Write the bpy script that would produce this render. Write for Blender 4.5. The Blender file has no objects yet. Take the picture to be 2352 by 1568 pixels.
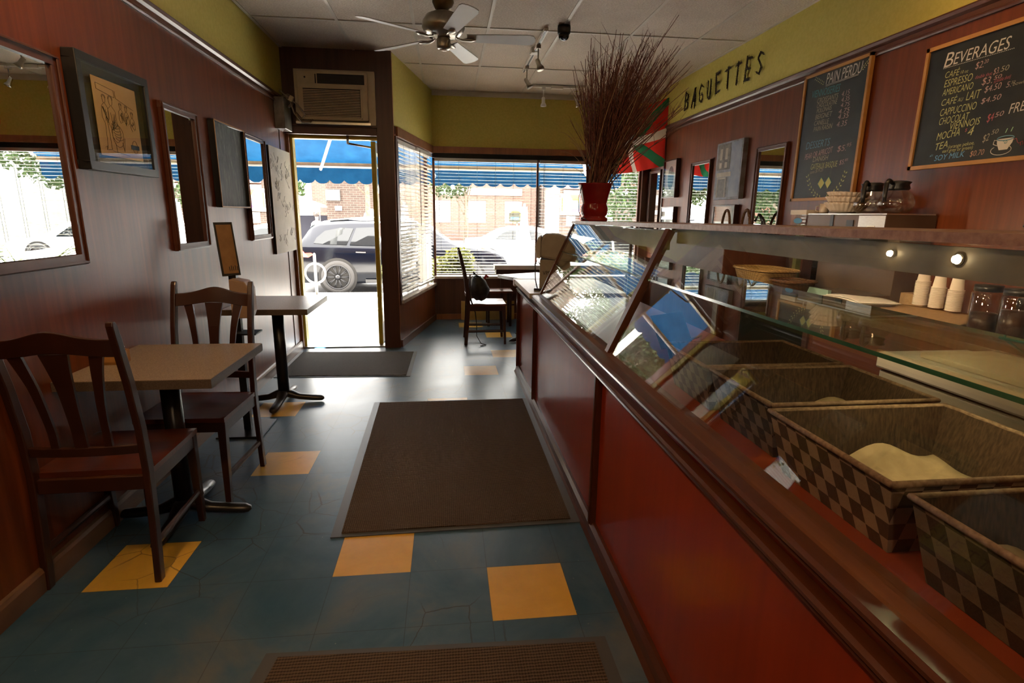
import bpy, bmesh, math, random
from mathutils import Vector, Matrix, Euler
import numpy as np
C = bpy.context.scene.collection
S = bpy.context.scene
PI = math.pi

# ---------------------------------------------------------------- camera, sky, sun, exposure
cam = bpy.data.cameras.new('camera'); camo = bpy.data.objects.new('camera', cam); C.objects.link(camo)
cam.sensor_width = 36.0; cam.lens = 36.0*1258.86/2352; cam.clip_start = 0.02; cam.clip_end = 300
rx = Vector((0.99314472, -0.11626053, 0.01212654)); ry = -Vector((-0.01445161, -0.22506905, -0.97423564)); rz = -Vector((0.11599446, 0.96738173, -0.22520629))
M = Matrix.Identity(4)
for i in range(3):
    M[i][0] = rx[i]; M[i][1] = ry[i]; M[i][2] = rz[i]
M[0][3], M[1][3], M[2][3] = 0, 0, 1.40
camo.matrix_world = M
S.camera = camo
w = bpy.data.worlds.new('sky'); S.world = w; w.use_nodes = True
bg = w.node_tree.nodes['Background']
bg.inputs[0].default_value = (1.0, 0.96, 0.90, 1); bg.inputs[1].default_value = 12.0
sun = bpy.data.lights.new('sun', 'SUN'); sun.energy = 60.0; sun.angle = 0.01; sun.color = (1, 0.96, 0.88)
suno = bpy.data.objects.new('sun', sun); C.objects.link(suno)
suno.rotation_euler = Vector((0.12, -0.20, -1.0)).to_track_quat('-Z', 'Y').to_euler()
def area(name, loc, size, power, color, target=(0, 0, -1), spread=PI, sizey=None):
    l = bpy.data.lights.new(name, 'AREA'); l.energy = power; l.size = size; l.color = color; l.spread = spread
    if sizey: l.shape = 'RECTANGLE'; l.size_y = sizey
    o = bpy.data.objects.new(name, l); C.objects.link(o); o.location = loc
    o.rotation_euler = Vector(target).to_track_quat('-Z', 'Y').to_euler()
    return o
WARM = (1.0, 0.60, 0.27)
# warm ceiling lamps behind and beside the camera
LAMPS = [(0.0, -0.9, 4), (-0.9, 0.7, 9), (1.7, 0.5, 2.5), (2.0, 2.6, 3), (-0.95, 2.2, 5.5)]
FILLS = [(0.2, -1.3, 2.15, 9), (-0.3, 0.2, 2.35, 2)]  # added fill lights out of view, to lift the interior
S.view_settings.view_transform = 'Standard'; S.view_settings.look = 'None'
S.view_settings.exposure = 1.05; S.view_settings.gamma = 1.0; S.view_settings.use_curve_mapping = False
cy = S.cycles
cy.max_bounces = 10; cy.diffuse_bounces = 5; cy.glossy_bounces = 5; cy.transmission_bounces = 8; cy.transparent_max_bounces = 24
cy.caustics_reflective = False; cy.caustics_refractive = False; cy.sample_clamp_indirect = 6.0
cy.use_denoising = True; cy.use_adaptive_sampling = True; cy.adaptive_threshold = 0.015

# ---------------------------------------------------------------- mesh builder
class MB:
    def __init__(s, M=None):
        s.v = []; s.f = []; s.m = []; s.sm = []; s.uv = {}; s.M = M or Matrix.Identity(4)
    def add(s, vs, fs, m=0, smooth=False):
        b = len(s.v)
        s.v += [tuple(s.M @ Vector(p)) for p in vs]
        for f in fs:
            s.f.append(tuple(b+i for i in f)); s.m.append(m); s.sm.append(smooth)
        return b
    def box(s, x0, x1, y0, y1, z0, z1, m=0):
        s.add([(x0,y0,z0),(x1,y0,z0),(x1,y1,z0),(x0,y1,z0),(x0,y0,z1),(x1,y0,z1),(x1,y1,z1),(x0,y1,z1)],
              [(0,3,2,1),(4,5,6,7),(0,1,5,4),(1,2,6,5),(2,3,7,6),(3,0,4,7)], m)
    def obox(s, c, size, R, m=0):
        K = Matrix.Translation(c) @ R.to_4x4(); o = s.M; s.M = o @ K
        a, b, d = size[0]/2, size[1]/2, size[2]/2
        s.box(-a, a, -b, b, -d, d, m); s.M = o
    def tube(s, pts, r, n=8, m=0, cap=True, flat=1.0, smooth=True):
        pts = [Vector(p) for p in pts]; k = len(pts)
        rr = r if isinstance(r, (list, tuple)) else [r]*k
        vs = []; up = None
        for i, p in enumerate(pts):
            d = (pts[min(i+1, k-1)] - pts[max(i-1, 0)])
            if d.length < 1e-9: d = Vector((0, 0, 1))
            d.normalize()
            if up is None:
                up = Vector((0, 0, 1)) if abs(d.z) < 0.9 else Vector((0, 1, 0))
            a = d.cross(up)
            if a.length < 1e-6: a = d.cross(Vector((1, 0, 0)))
            a.normalize(); b = a.cross(d).normalized(); up = b
            for j in range(n):
                t = 2*PI*j/n
                vs.append(p + a*math.cos(t)*rr[i] + b*math.sin(t)*rr[i]*flat)
        fs = []
        for i in range(k-1):
            for j in range(n):
                fs.append((i*n+j, i*n+(j+1) % n, (i+1)*n+(j+1) % n, (i+1)*n+j))
        if cap:
            fs.append(tuple(range(n-1, -1, -1))); fs.append(tuple((k-1)*n+j for j in range(n)))
        s.add(vs, fs, m, smooth)
    def cyl(s, p0, p1, r0, r1=None, n=16, m=0, smooth=True):
        s.tube([p0, p1], [r0, r0 if r1 is None else r1], n, m, True, 1.0, smooth)
    def lathe(s, prof, c=(0, 0, 0), n=24, m=0, smooth=True, R=None, ring=False):
        vs = []; k = len(prof)
        for (r, z) in prof:
            for j in range(n):
                t = 2*PI*j/n
                p = Vector((r*math.cos(t), r*math.sin(t), z))
                if R: p = R @ p
                vs.append(p + Vector(c))
        fs = [(i*n+j, i*n+(j+1) % n, (i+1)*n+(j+1) % n, (i+1)*n+j) for i in range(k-1) for j in range(n)]
        if ring: fs += [((k-1)*n+j, (k-1)*n+(j+1) % n, (j+1) % n, j) for j in range(n)]
        if prof[0][0] > 1e-4 and not ring: fs.append(tuple(range(n-1, -1, -1)))
        if prof[-1][0] > 1e-4 and not ring: fs.append(tuple((k-1)*n+j for j in range(n)))
        s.add(vs, fs, m, smooth)
    def prism(s, poly, d0, d1, ax='y', m=0, smooth=False):
        n = len(poly); vs = []
        for d in (d0, d1):
            for (u, v) in poly:
                vs.append({'y': (u, d, v), 'x': (d, u, v), 'z': (u, v, d)}[ax])
        s.add(vs, [tuple(range(n)), tuple(range(2*n-1, n-1, -1))], m)
        s.add(vs, [(i, n+i, n+(i+1) % n, (i+1) % n) for i in range(n)], m, smooth)
    def sheet(s, fn, nu, nv, m=0, smooth=True, uv=False):
        vs = []; 
        for j in range(nv+1):
            for i in range(nu+1): vs.append(fn(i/nu, j/nv))
        b = s.add(vs, [(j*(nu+1)+i, j*(nu+1)+i+1, (j+1)*(nu+1)+i+1, (j+1)*(nu+1)+i) for j in range(nv) for i in range(nu)], m, smooth)
        if uv:
            for j in range(nv+1):
                for i in range(nu+1): s.uv[b+j*(nu+1)+i] = (i/nu, j/nv)
    def build(s, name, mats, parent=None, bevel=0, solid=0, **props):
        me = bpy.data.meshes.new(name); me.from_pydata(s.v, [], s.f)
        if not isinstance(mats, (list, tuple)): mats = [mats]
        for q in mats: me.materials.append(q)
        me.polygons.foreach_set('material_index', s.m); me.polygons.foreach_set('use_smooth', s.sm)
        if s.uv:
            L = me.uv_layers.new(name='UVMap')
            for l in me.loops: L.data[l.index].uv = s.uv.get(l.vertex_index, (0, 0))
        bm = bmesh.new(); bm.from_mesh(me); bmesh.ops.remove_doubles(bm, verts=bm.verts, dist=1e-6) if not s.uv and len(s.v) < 20000 else None
        if not s.uv: bmesh.ops.recalc_face_normals(bm, faces=bm.faces)
        bm.to_mesh(me); bm.free(); me.update()
        o = bpy.data.objects.new(name, me); C.objects.link(o)
        if parent: o.parent = parent
        if bevel:
            b = o.modifiers.new('bevel', 'BEVEL'); b.width = bevel; b.segments = 2; b.limit_method = 'ANGLE'; b.angle_limit = 0.7
        if solid:
            b = o.modifiers.new('solid', 'SOLIDIFY'); b.thickness = solid
        for k, v in props.items(): o[k] = v
        return o
def thing(name, label, cat, loc=(0, 0, 0), rot=0, group=None):
    o = bpy.data.objects.new(name, None); C.objects.link(o); o.empty_display_size = 0.1
    o.location = loc; o.rotation_euler = (0, 0, rot) if isinstance(rot, (int, float)) else tuple(rot)
    o['label'] = label; o['category'] = cat
    if group: o['group'] = group
    return o
def tag(o, label, cat, group=None, kind=None):
    o['label'] = label; o['category'] = cat
    if group: o['group'] = group
    if kind: o['kind'] = kind
    return o
def copy_tree(o, parent=None):
    c = o.copy(); C.objects.link(c)
    if parent: c.parent = parent
    for ch in [x for x in C.objects if x.parent == o]: copy_tree(ch, c)
    return c
def struct(o): o['kind'] = 'structure'; return o

# ---------------------------------------------------------------- materials
def mat(name, col=(0.5, 0.5, 0.5), rough=0.5, metal=0.0, spec=0.5, emit=None, es=0, trans=0, coat=0):
    m = bpy.data.materials.new(name); m.use_nodes = True; b = m.node_tree.nodes['Principled BSDF']
    b.inputs['Base Color'].default_value = (*col, 1); b.inputs['Roughness'].default_value = rough
    b.inputs['Metallic'].default_value = metal; b.inputs['Specular IOR Level'].default_value = spec
    if emit: b.inputs['Emission Color'].default_value = (*emit, 1); b.inputs['Emission Strength'].default_value = es
    if coat: b.inputs['Coat Weight'].default_value = coat; b.inputs['Coat Roughness'].default_value = 0.1
    return m
class N:
    """small node helper on one material"""
    def __init__(s, m): s.m = m; s.t = m.node_tree; s.b = s.t.nodes.get('Principled BSDF')
    def n(s, kind, **kw):
        x = s.t.nodes.new(kind)
        for k, v in kw.items(): setattr(x, k, v)
        return x
    def l(s, a, b): s.t.links.new(a, b)
    def coord(s, scale=(1, 1, 1), kind='Object', rot=(0, 0, 0)):
        tc = s.n('ShaderNodeTexCoord'); mp = s.n('ShaderNodeMapping'); mp.inputs['Scale'].default_value = scale; mp.inputs['Rotation'].default_value = rot
        s.l(tc.outputs[kind], mp.inputs['Vector']); return mp.outputs['Vector']
    def noise(s, vec, scale=5, detail=4, rough=0.55, dist=0):
        x = s.n('ShaderNodeTexNoise'); x.inputs['Scale'].default_value = scale; x.inputs['Detail'].default_value = detail
        x.inputs['Roughness'].default_value = rough; x.inputs['Distortion'].default_value = dist; s.l(vec, x.inputs['Vector']); return x.outputs['Fac']
    def ramp(s, fac, stops):
        r = s.n('ShaderNodeValToRGB'); e = r.color_ramp.elements
        while len(e) < len(stops): e.new(0.5)
        for i, (p, c) in enumerate(stops): e[i].position = p; e[i].color = (*c, 1) if len(c) == 3 else c
        s.l(fac, r.inputs['Fac']); return r.outputs['Color']
    def math(s, op, a, b=None, c=None):
        x = s.n('ShaderNodeMath', operation=op)
        for i, q in enumerate((a, b, c)):
            if q is None: continue
            if isinstance(q, (int, float)): x.inputs[i].default_value = q
            else: s.l(q, x.inputs[i])
        return x.outputs[0]
    def mix(s, fac, a, b, mode='MIX'):
        x = s.n('ShaderNodeMix', data_type='RGBA', blend_type=mode)
        for i, q in ((0, fac), (6, a), (7, b)):
            if isinstance(q, (int, float)): x.inputs[i].default_value = q
            elif isinstance(q, tuple): x.inputs[i].default_value = (*q, 1)
            else: s.l(q, x.inputs[i])
        return x.outputs[2]
    def bump(s, h, strength=0.3, dist=0.01):
        x = s.n('ShaderNodeBump'); x.inputs['Strength'].default_value = strength; x.inputs['Distance'].default_value = dist
        s.l(h, x.inputs['Height']); s.l(x.outputs['Normal'], s.b.inputs['Normal'])
    def sep(s, vec):
        x = s.n('ShaderNodeSeparateXYZ'); s.l(vec, x.inputs[0]); return x.outputs
def wood(name, dark, light, rough=0.32, stretch=(28, 28, 1.4), scale=1.0, wear=0.0, coat=0.0, bump=0.05, specular=0.5):
    m = mat(name, light, rough, coat=coat, spec=specular); q = N(m)
    v = q.coord(stretch); f = q.noise(v, scale, 6, 0.65, 0.4)
    v2 = q.coord(tuple(0.25*x for x in stretch)); f2 = q.noise(v2, scale, 3, 0.5, 0.3)
    f3 = q.math('ADD', q.math('MULTIPLY', f, 0.6), q.math('MULTIPLY', f2, 0.4))
    c = q.ramp(f3, [(0.3, dark), (0.7, light)])
    q.l(c, q.b.inputs['Base Color'])
    if bump == 0.0: return m
    v3 = q.coord((1.5, 1.5, 1.5)); f4 = q.noise(v3, 2.0, 4, 0.6)
    q.l(q.math('MULTIPLY_ADD', f4, 0.10, rough-0.05), q.b.inputs['Roughness'])
    q.bump(f, bump, 0.002)
    return m
def noisy(name, c1, c2, scale=20, rough=0.8, detail=4, bump=0.0, stretch=(1, 1, 1), spec=0.4, metal=0, lo=0.35, hi=0.65):
    m = mat(name, c1, rough, spec=spec, metal=metal); q = N(m)
    f = q.noise(q.coord(stretch), scale, detail); q.l(q.ramp(f, [(lo, c1), (hi, c2)]), q.b.inputs['Base Color'])
    if bump: q.bump(f, bump, 0.003)
    return m
def glass(name, tint=(0.97, 0.99, 0.98), f0=0.04, rough=0.0):
    m = bpy.data.materials.new(name); m.use_nodes = True; q = N(m); t = q.t
    t.nodes.remove(q.b); out = t.nodes['Material Output']
    g = q.n('ShaderNodeNewGeometry'); d = q.n('ShaderNodeVectorMath', operation='DOT_PRODUCT')
    q.l(g.outputs['Incoming'], d.inputs[0]); q.l(g.outputs['Normal'], d.inputs[1])
    c = q.math('ABSOLUTE', d.outputs['Value']); k = q.math('SUBTRACT', 1.0, c); k = q.math('POWER', k, 5.0)
    k = q.math('MULTIPLY_ADD', k, 1.0-f0, f0)
    tr = q.n('ShaderNodeBsdfTransparent'); tr.inputs[0].default_value = (*tint, 1)
    gl = q.n('ShaderNodeBsdfGlossy'); gl.inputs['Roughness'].default_value = rough; gl.inputs[0].default_value = (1, 1, 1, 1)
    mx = q.n('ShaderNodeMixShader'); q.l(k, mx.inputs[0]); q.l(tr.outputs[0], mx.inputs[1]); q.l(gl.outputs[0], mx.inputs[2]); q.l(mx.outputs[0], out.inputs[0])
    return m

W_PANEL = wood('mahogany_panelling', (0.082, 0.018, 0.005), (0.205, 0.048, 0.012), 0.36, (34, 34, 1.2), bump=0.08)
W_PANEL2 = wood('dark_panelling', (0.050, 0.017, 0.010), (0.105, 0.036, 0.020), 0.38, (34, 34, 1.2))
W_TRIM = wood('mahogany_trim', (0.060, 0.018, 0.010), (0.12, 0.038, 0.017), 0.42, (6, 2, 6), bump=0.0)
W_COUNT = wood('red_counter_wood', (0.21, 0.018, 0.003), (0.32, 0.033, 0.005), 0.32, (26, 26, 1.2), coat=0.25, bump=0.03)
W_CTRIM = wood('counter_moulding', (0.055, 0.014, 0.006), (0.085, 0.024, 0.010), 0.28, (20, 1.5, 20), coat=0.1, bump=0.0)
W_POST = wood('brown_glazing_wood', (0.075, 0.022, 0.008), (0.15, 0.052, 0.017), 0.34, (30, 2, 30), bump=0.0)
W_CHAIR = wood('dark_chair_wood', (0.022, 0.007, 0.004), (0.050, 0.014, 0.007), 0.34, (8, 8, 3), coat=0.2)
W_SEAT = wood('red_brown_seat_wood', (0.040, 0.009, 0.005), (0.14, 0.028, 0.010), 0.34, (3, 30, 3), coat=0.3)
W_HONEY = wood('honey_frame_wood', (0.36, 0.17, 0.045), (0.50, 0.26, 0.075), 0.5, (3, 3, 14))
W_LIGHT = wood('orange_wood_jamb', (0.16, 0.055, 0.020), (0.30, 0.11, 0.038), 0.35, (30, 30, 1.5))
YEL = noisy('olive_yellow_paint', (0.50, 0.43, 0.085), (0.56, 0.48, 0.11), 40, 0.55, 3, 0.1)
YEL2 = noisy('yellow_door_paint', (0.52, 0.40, 0.02), (0.60, 0.47, 0.04), 10, 0.4, 3)
WHITE = mat('white_paint', (0.80, 0.78, 0.74), 0.45); CREAM = noisy('aged_cream_plastic', (0.56, 0.47, 0.32), (0.64, 0.54, 0.38), 8, 0.45)
BLACK = mat('black_plastic', (0.012, 0.012, 0.013), 0.35); BLACKM = mat('black_metal', (0.015, 0.016, 0.02), 0.28, 0.3)
DARK = mat('dark_recess', (0.006, 0.005, 0.004), 0.8)
STEEL = noisy('brushed_steel', (0.50, 0.50, 0.47), (0.62, 0.62, 0.58), 30, 0.28, 3, 0, (1, 1, 30), metal=0.9)
CHROME = mat('chrome', (0.7, 0.7, 0.7), 0.12, 1.0)
MIRROR = mat('mirror_silver', (0.86, 0.88, 0.87), 0.0, 1.0)
GLASS = glass('clear_case_glass'); GLASSW = glass('window_glass', (0.97, 0.98, 0.98)); GLASSD = glass('glass_shelf_pane', (0.88, 0.95, 0.90), 0.06)
GEDGE = mat('green_glass_edge', (0.02, 0.09, 0.055), 0.15); 
GRIDW = noisy('ceiling_grid_metal', (0.52, 0.47, 0.40), (0.58, 0.53, 0.46), 5, 0.5)
PAPER = noisy('white_paper', (0.74, 0.70, 0.64), (0.80, 0.77, 0.70), 30, 0.8)
KRAFT = noisy('kraft_paper', (0.36, 0.22, 0.10), (0.43, 0.27, 0.13), 60, 0.85)
LINER = noisy('tan_liner_paper', (0.26, 0.18, 0.10), (0.34, 0.24, 0.14), 25, 0.8)

# ================================================================ THE ROOM
# floor: 12 inch vinyl tiles, mostly blue with scattered yellow ones
def floor_mat(name, c1, c2, c3, cracks):
    m = mat(name, c1, 0.3, spec=0.5); q = N(m)
    v = q.coord((1, 1, 1)); f = q.noise(v, 2.2, 6, 0.65, 0.6); f2 = q.noise(v, 9, 6, 0.7)
    c = q.ramp(f, [(0.38, c1), (0.52, c2), (0.68, c3)])
    c = q.mix(q.math('MULTIPLY', q.math('MAXIMUM', q.math('SUBTRACT', f2, 0.35), 0.0), 0.6), c, tuple(0.55*x for x in c1))
    # joints between tiles
    X = q.sep(v)
    def dist(o, off):
        t = q.math('DIVIDE', q.math('SUBTRACT', o, off), 0.305)
        t = q.math('FRACT', q.math('ADD', t, 100.0)); t = q.math('ABSOLUTE', q.math('SUBTRACT', t, 0.5))
        return q.math('GREATER_THAN', t, 0.4955)
    j = q.math('MAXIMUM', dist(X[0], 0.143), dist(X[1], 1.66))
    c = q.mix(q.math('MULTIPLY', j, 0.55), c, (0.012, 0.014, 0.016))
    # crackle
    nz = q.n('ShaderNodeTexNoise'); nz.inputs['Scale'].default_value = 7; nz.inputs['Detail'].default_value = 5; q.l(v, nz.inputs['Vector'])
    av = q.n('ShaderNodeVectorMath', operation='MULTIPLY_ADD'); q.l(nz.outputs['Color'], av.inputs[0]); av.inputs[1].default_value = (0.05, 0.05, 0); q.l(v, av.inputs[2])
    vo = q.n('ShaderNodeTexVoronoi', feature='DISTANCE_TO_EDGE'); vo.inputs['Scale'].default_value = 4.5; q.l(av.outputs[0], vo.inputs['Vector'])
    cr = q.math('LESS_THAN', vo.outputs['Distance'], 0.009)
    mask = q.ramp(q.noise(v, 1.1, 2), [(0.5, (0, 0, 0)), (0.56, (1, 1, 1))])
    c = q.mix(q.math('MULTIPLY', q.math('MULTIPLY', cr, mask), cracks), c, (0.02, 0.016, 0.012))
    # white specks
    vs = q.n('ShaderNodeTexVoronoi'); vs.inputs['Scale'].default_value = 14; q.l(v, vs.inputs['Vector'])
    sp = q.math('LESS_THAN', vs.outputs['Distance'], 0.035)
    c = q.mix(q.math('MULTIPLY', sp, 0.5), c, (0.3, 0.3, 0.28))
    q.l(c, q.b.inputs['Base Color'])
    q.l(q.math('MULTIPLY_ADD', f, 0.16, 0.27), q.b.inputs['Roughness'])
    h = q.math('SUBTRACT', q.math('MULTIPLY', f2, 0.25), q.math('MULTIPLY', j, 0.6)); q.bump(h, 0.12, 0.003)
    return m
FB = floor_mat('blue_vinyl_tile', (0.026, 0.072, 0.125), (0.048, 0.095, 0.150), (0.105, 0.120, 0.130), 0.7)
FY = floor_mat('yellow_vinyl_tile', (0.58, 0.34, 0.045), (0.62, 0.37, 0.06), (0.52, 0.33, 0.09), 0.55)
m = MB(); YT = {(0, 0), (-5, 1), (-2, 1), (-4, 4), (-5, 7), (-1, 7), (0, 10), (1, 12), (1, 15), (0, 17), (-3, -3), (-1, -5), (2, 8), (5, 3)}
P = 0.305
for i in range(-6, 10):
    for j in range(-15, 20):
        x0, y0 = 0.143+i*P, 1.66+j*P
        a, b = max(x0, -1.53), min(x0+P, 2.75); c_, d = max(y0, -2.6), min(y0+P, 7.42)
        if a < b and c_ < d:
            m.add([(a, c_, 0), (b, c_, 0), (b, d, 0), (a, d, 0)], [(0, 1, 2, 3)], 1 if (i, j) in YT else 0)
m.add([(-1.65, -2.7, -0.12), (2.85, -2.7, -0.12), (2.85, 7.5, -0.12), (-0.3, 7.5, -0.12), (-0.3, 5.9, -0.12), (-1.65, 5.9, -0.12)], [(5, 4, 3, 2, 1, 0)], 0)
struct(m.build('floor', [FB, FY]))

# ceiling with its metal grid
ct = mat('acoustic_tile', (0.45, 0.38, 0.31), 0.9); q = N(ct); v = q.coord((1, 1, 1)); X = q.sep(v)
ix = q.math('FLOOR', q.math('DIVIDE', q.math('ADD', X[0], 0.24), 0.61)); iy = q.math('FLOOR', q.math('DIVIDE', q.math('SUBTRACT', X[1], 5.0), 1.22))
cb = q.n('ShaderNodeCombineXYZ'); q.l(ix, cb.inputs[0]); q.l(iy, cb.inputs[1])
wn = q.n('ShaderNodeTexWhiteNoise'); q.l(cb.outputs[0], wn.inputs['Vector'])
base = q.ramp(wn.outputs['Value'], [(0.0, (0.50, 0.42, 0.34)), (0.8, (0.57, 0.48, 0.40)), (1.0, (0.58, 0.54, 0.50))])
sp = q.noise(q.coord((1, 2.4, 1)), 75, 3, 0.7); st = q.noise(v, 1.6, 4)
c = q.mix(q.ramp(sp, [(0.40, (0, 0, 0)), (0.62, (1, 1, 1))]), base, (0.74, 0.66, 0.57)); c = q.mix(q.ramp(st, [(0.45, (0, 0, 0)), (0.75, (0.30,)*3)]), c, (0.22, 0.17, 0.12))
q.l(c, q.b.inputs['Base Color']); q.bump(sp, 0.4, 0.004)
m = MB(); m.box(-1.65, 2.87, -2.7, 7.55, 2.905, 3.10); ceil = struct(m.build('ceiling', ct))
m = MB()
for k in range(-2, 6):
    x = 0.37+0.61*k
    if -1.5 < x < 2.7: m.box(x-0.012, x+0.012, -2.6, 5.84 if x < -0.5 else 7.42, 2.899, 2.906)
for k in range(-6, 3):
    y = 5.0+1.22*k
    m.box(-1.53 if y < 5.8 else -0.4, 2.64, y-0.012, y+0.012, 2.8985, 2.906)
m.box(-1.53, -1.505, -2.6, 5.82, 2.897, 2.906); m.box(2.615, 2.64, -2.6, 6.7, 2.897, 2.906)
m.build('ceiling_grid', GRIDW, ceil)

# left wall, trim, baseboard
m = MB(); m.box(-1.66, -1.53, -2.7, 5.85, 0, 2.40, 0); m.box(-1.66, -1.53, -2.7, 5.85, 2.40, 2.905, 1)
struct(m.build('wall_left', [W_PANEL, YEL]))
def molding(x, sgn, y0, y1, z):
    m = MB(); pr = [(0, -0.045), (0.010, -0.045), (0.014, -0.036), (0.014, -0.028), (0.007, -0.022), (0.007, 0.0), (0.022, 0.012), (0.026, 0.028), (0.015, 0.034), (0.015, 0.04), (0, 0.045)]
    m.prism([(x+sgn*a, z+b) for a, b in pr], y0, y1); return m
struct(molding(-1.53, 1, -2.6, 5.82, 2.42).build('trim_1', W_TRIM))
struct(molding(2.64, -1, -2.6, 6.70, 2.42).build('trim_2', W_TRIM))
m = MB(); m.prism([(-1.53, 0), (-1.512, 0), (-1.512, 0.075), (-1.518, 0.09), (-1.53, 0.095)], -2.6, 5.82); struct(m.build('baseboard_left', wood('worn_baseboard', (0.09, 0.04, 0.022), (0.20, 0.11, 0.06), 0.4, (3, 1, 6))))
m = MB()   # panel joint battens on the left wall near the door
m.box(-1.53, -1.524, 5.60, 5.612, 0.09, 2.38); struct(m.build('trim_3', W_PANEL2))

# right wall (two depths) and its brown return
m = MB(); m.box(2.64, 2.86, -2.7, 6.70, 0, 2.40, 0); m.box(2.64, 2.86, -2.7, 6.70, 2.40, 2.905, 1); m.box(2.74, 2.86, 6.70, 7.55, 0, 2.2, 2); m.box(2.74, 2.86, 6.70, 7.55, 2.2, 2.905, 1)
struct(m.build('wall_right', [W_PANEL, YEL, W_PANEL]))
m = MB(); m.box(2.628, 2.652, 6.68, 6.715, 0, 2.38); struct(m.build('trim_4', W_TRIM))
m = MB(); m.box(-1.65, 2.87, -2.75, -2.6, 0, 2.905); struct(m.build('wall_back', W_PANEL))

# door wall above the entrance
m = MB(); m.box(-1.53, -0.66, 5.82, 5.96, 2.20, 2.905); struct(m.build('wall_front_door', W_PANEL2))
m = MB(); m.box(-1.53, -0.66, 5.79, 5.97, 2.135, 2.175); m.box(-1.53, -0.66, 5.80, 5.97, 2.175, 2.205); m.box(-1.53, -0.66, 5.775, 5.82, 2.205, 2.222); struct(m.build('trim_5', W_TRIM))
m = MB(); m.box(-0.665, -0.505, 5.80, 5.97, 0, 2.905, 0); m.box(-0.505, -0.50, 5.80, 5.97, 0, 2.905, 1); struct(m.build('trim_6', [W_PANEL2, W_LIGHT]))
# yellow door frame and brown jamb
m = MB(); m.box(-1.53, -1.505, 5.82, 5.95, 0, 2.135, 1); m.box(-1.505, -1.485, 5.88, 5.97, 0, 2.135, 0); m.box(-1.485, -0.665, 5.88, 5.97, 2.105, 2.135, 0); m.box(-1.53, -0.665, 5.84, 5.99, -0.02, 0.012, 2)
door = thing('door_1', 'yellow-edged glass street door standing wide open against the brown column', 'door', (-0.70, 5.95, 0), 0); door['kind'] = 'structure'
del door['label']; del door['category']
struct(m.build('trim_7', [YEL2, W_LIGHT, STEEL]))
m = MB(); m.box(-0.045, 0.0, 0.0, 0.09, 0.01, 2.10); m.box(-0.045, 0, 0.75, 0.84, 0.01, 2.10); m.box(-0.045, 0, 0.09, 0.75, 2.0, 2.10); m.box(-0.045, 0, 0.09, 0.75, 0.01, 0.24); m.build('door_frame', YEL2, door, 0.003)
m = MB(); m.box(-0.026, -0.020, 0.09, 0.75, 0.24, 2.0); m.build('door_pane', GLASSW, door)
m = MB(); m.tube([(-0.05, 0.70, 0.95), (-0.085, 0.70, 0.97), (-0.085, 0.70, 1.13), (-0.05, 0.70, 1.15)], 0.009); m.build('door_handle', STEEL, door)
m = MB(); m.box(-0.36, -0.18, -0.15, -0.10, 2.145, 2.20); m.tube([(-0.25, -0.12, 2.15), (-0.26, -0.05, 2.07)], 0.012); m.tube([(-0.26, -0.05, 2.07), (-0.03, 0.22, 2.06)], 0.010); m.build('door_closer', mat('bronze_closer', (0.10, 0.06, 0.035), 0.4, 0.6), door)

# angled side wall with its window
ang = math.atan2(1.595, 0.337); SW = Matrix.Translation((-0.503, 5.82, 0)) @ Matrix.Rotation(ang, 4, 'Z')
L = 1.63
m = MB(SW); m.box(0.02, L+0.06, 0, 0.12, 0, 0.47, 0); m.box(0.02, L+0.06, 0, 0.12, 2.24, 2.905, 1); m.box(0.02, 0.075, 0, 0.12, 0.47, 2.24, 0)
struct(m.build('wall_side', [W_PANEL, YEL]))
m = MB(SW); m.box(0.075, L, -0.02, 0.13, 2.15, 2.24, 0); m.box(0.03, 0.085, -0.012, 0.12, 0.45, 2.15, 1); m.box(0.02, L, -0.02, 0.0, 0.0, 0.075, 1); struct(m.build('trim_8', [W_LIGHT, W_TRIM]))
m = MB(SW); m.box(0.085, L, 0.085, 0.091, 0.50, 2.15); w1 = struct(m.build('window_1', GLASSW))
m = MB(SW); m.box(0.06, L, -0.035, 0.10, 0.465, 0.50); m.build('window_sill', noisy('worn_sill', (0.30, 0.22, 0.17), (0.45, 0.38, 0.32), 9, 0.35), w1)
m = MB(SW)
m.box(0.085, 0.115, 0.07, 0.11, 0.50, 2.15); m.box(L-0.03, L, 0.07, 0.11, 0.50, 2.15); m.box(0.085, L, 0.07, 0.11, 2.11, 2.15); m.build('window_frame', W_TRIM, w1)

# front window wall
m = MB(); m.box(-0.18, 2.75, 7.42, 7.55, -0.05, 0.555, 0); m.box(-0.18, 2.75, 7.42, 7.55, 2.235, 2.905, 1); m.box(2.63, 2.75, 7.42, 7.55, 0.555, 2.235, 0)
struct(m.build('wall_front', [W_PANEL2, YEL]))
m = MB(); m.box(-0.17, 2.74, 7.385, 7.56, 2.155, 2.235, 0); m.box(-0.17, 2.74, 7.40, 7.56, 2.10, 2.155, 1); m.box(-0.16, 2.74, 7.40, 7.42, 0, 0.075, 0); struct(m.build('trim_9', [W_LIGHT, DARK]))
m = MB(); m.box(-0.17, 2.63, 7.49, 7.496, 0.58, 2.10); w2 = struct(m.build('window_2', GLASSW))
m = MB(); m.box(-0.17, 2.63, 7.385, 7.56, 0.555, 0.585); m.build('window_sill', noisy('dusty_sill', (0.42, 0.36, 0.32), (0.55, 0.5, 0.46), 9, 0.35), w2)
m = MB(); m.box(1.20, 1.225, 7.48, 7.52, 0.585, 2.10); m.box(-0.17, -0.14, 7.47, 7.52, 0.585, 2.10); m.box(2.60, 2.63, 7.47, 7.52, 0.585, 2.10); m.box(-0.17, 2.63, 7.47, 7.52, 2.07, 2.10); m.build('window_frame', W_TRIM, w2)
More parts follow.
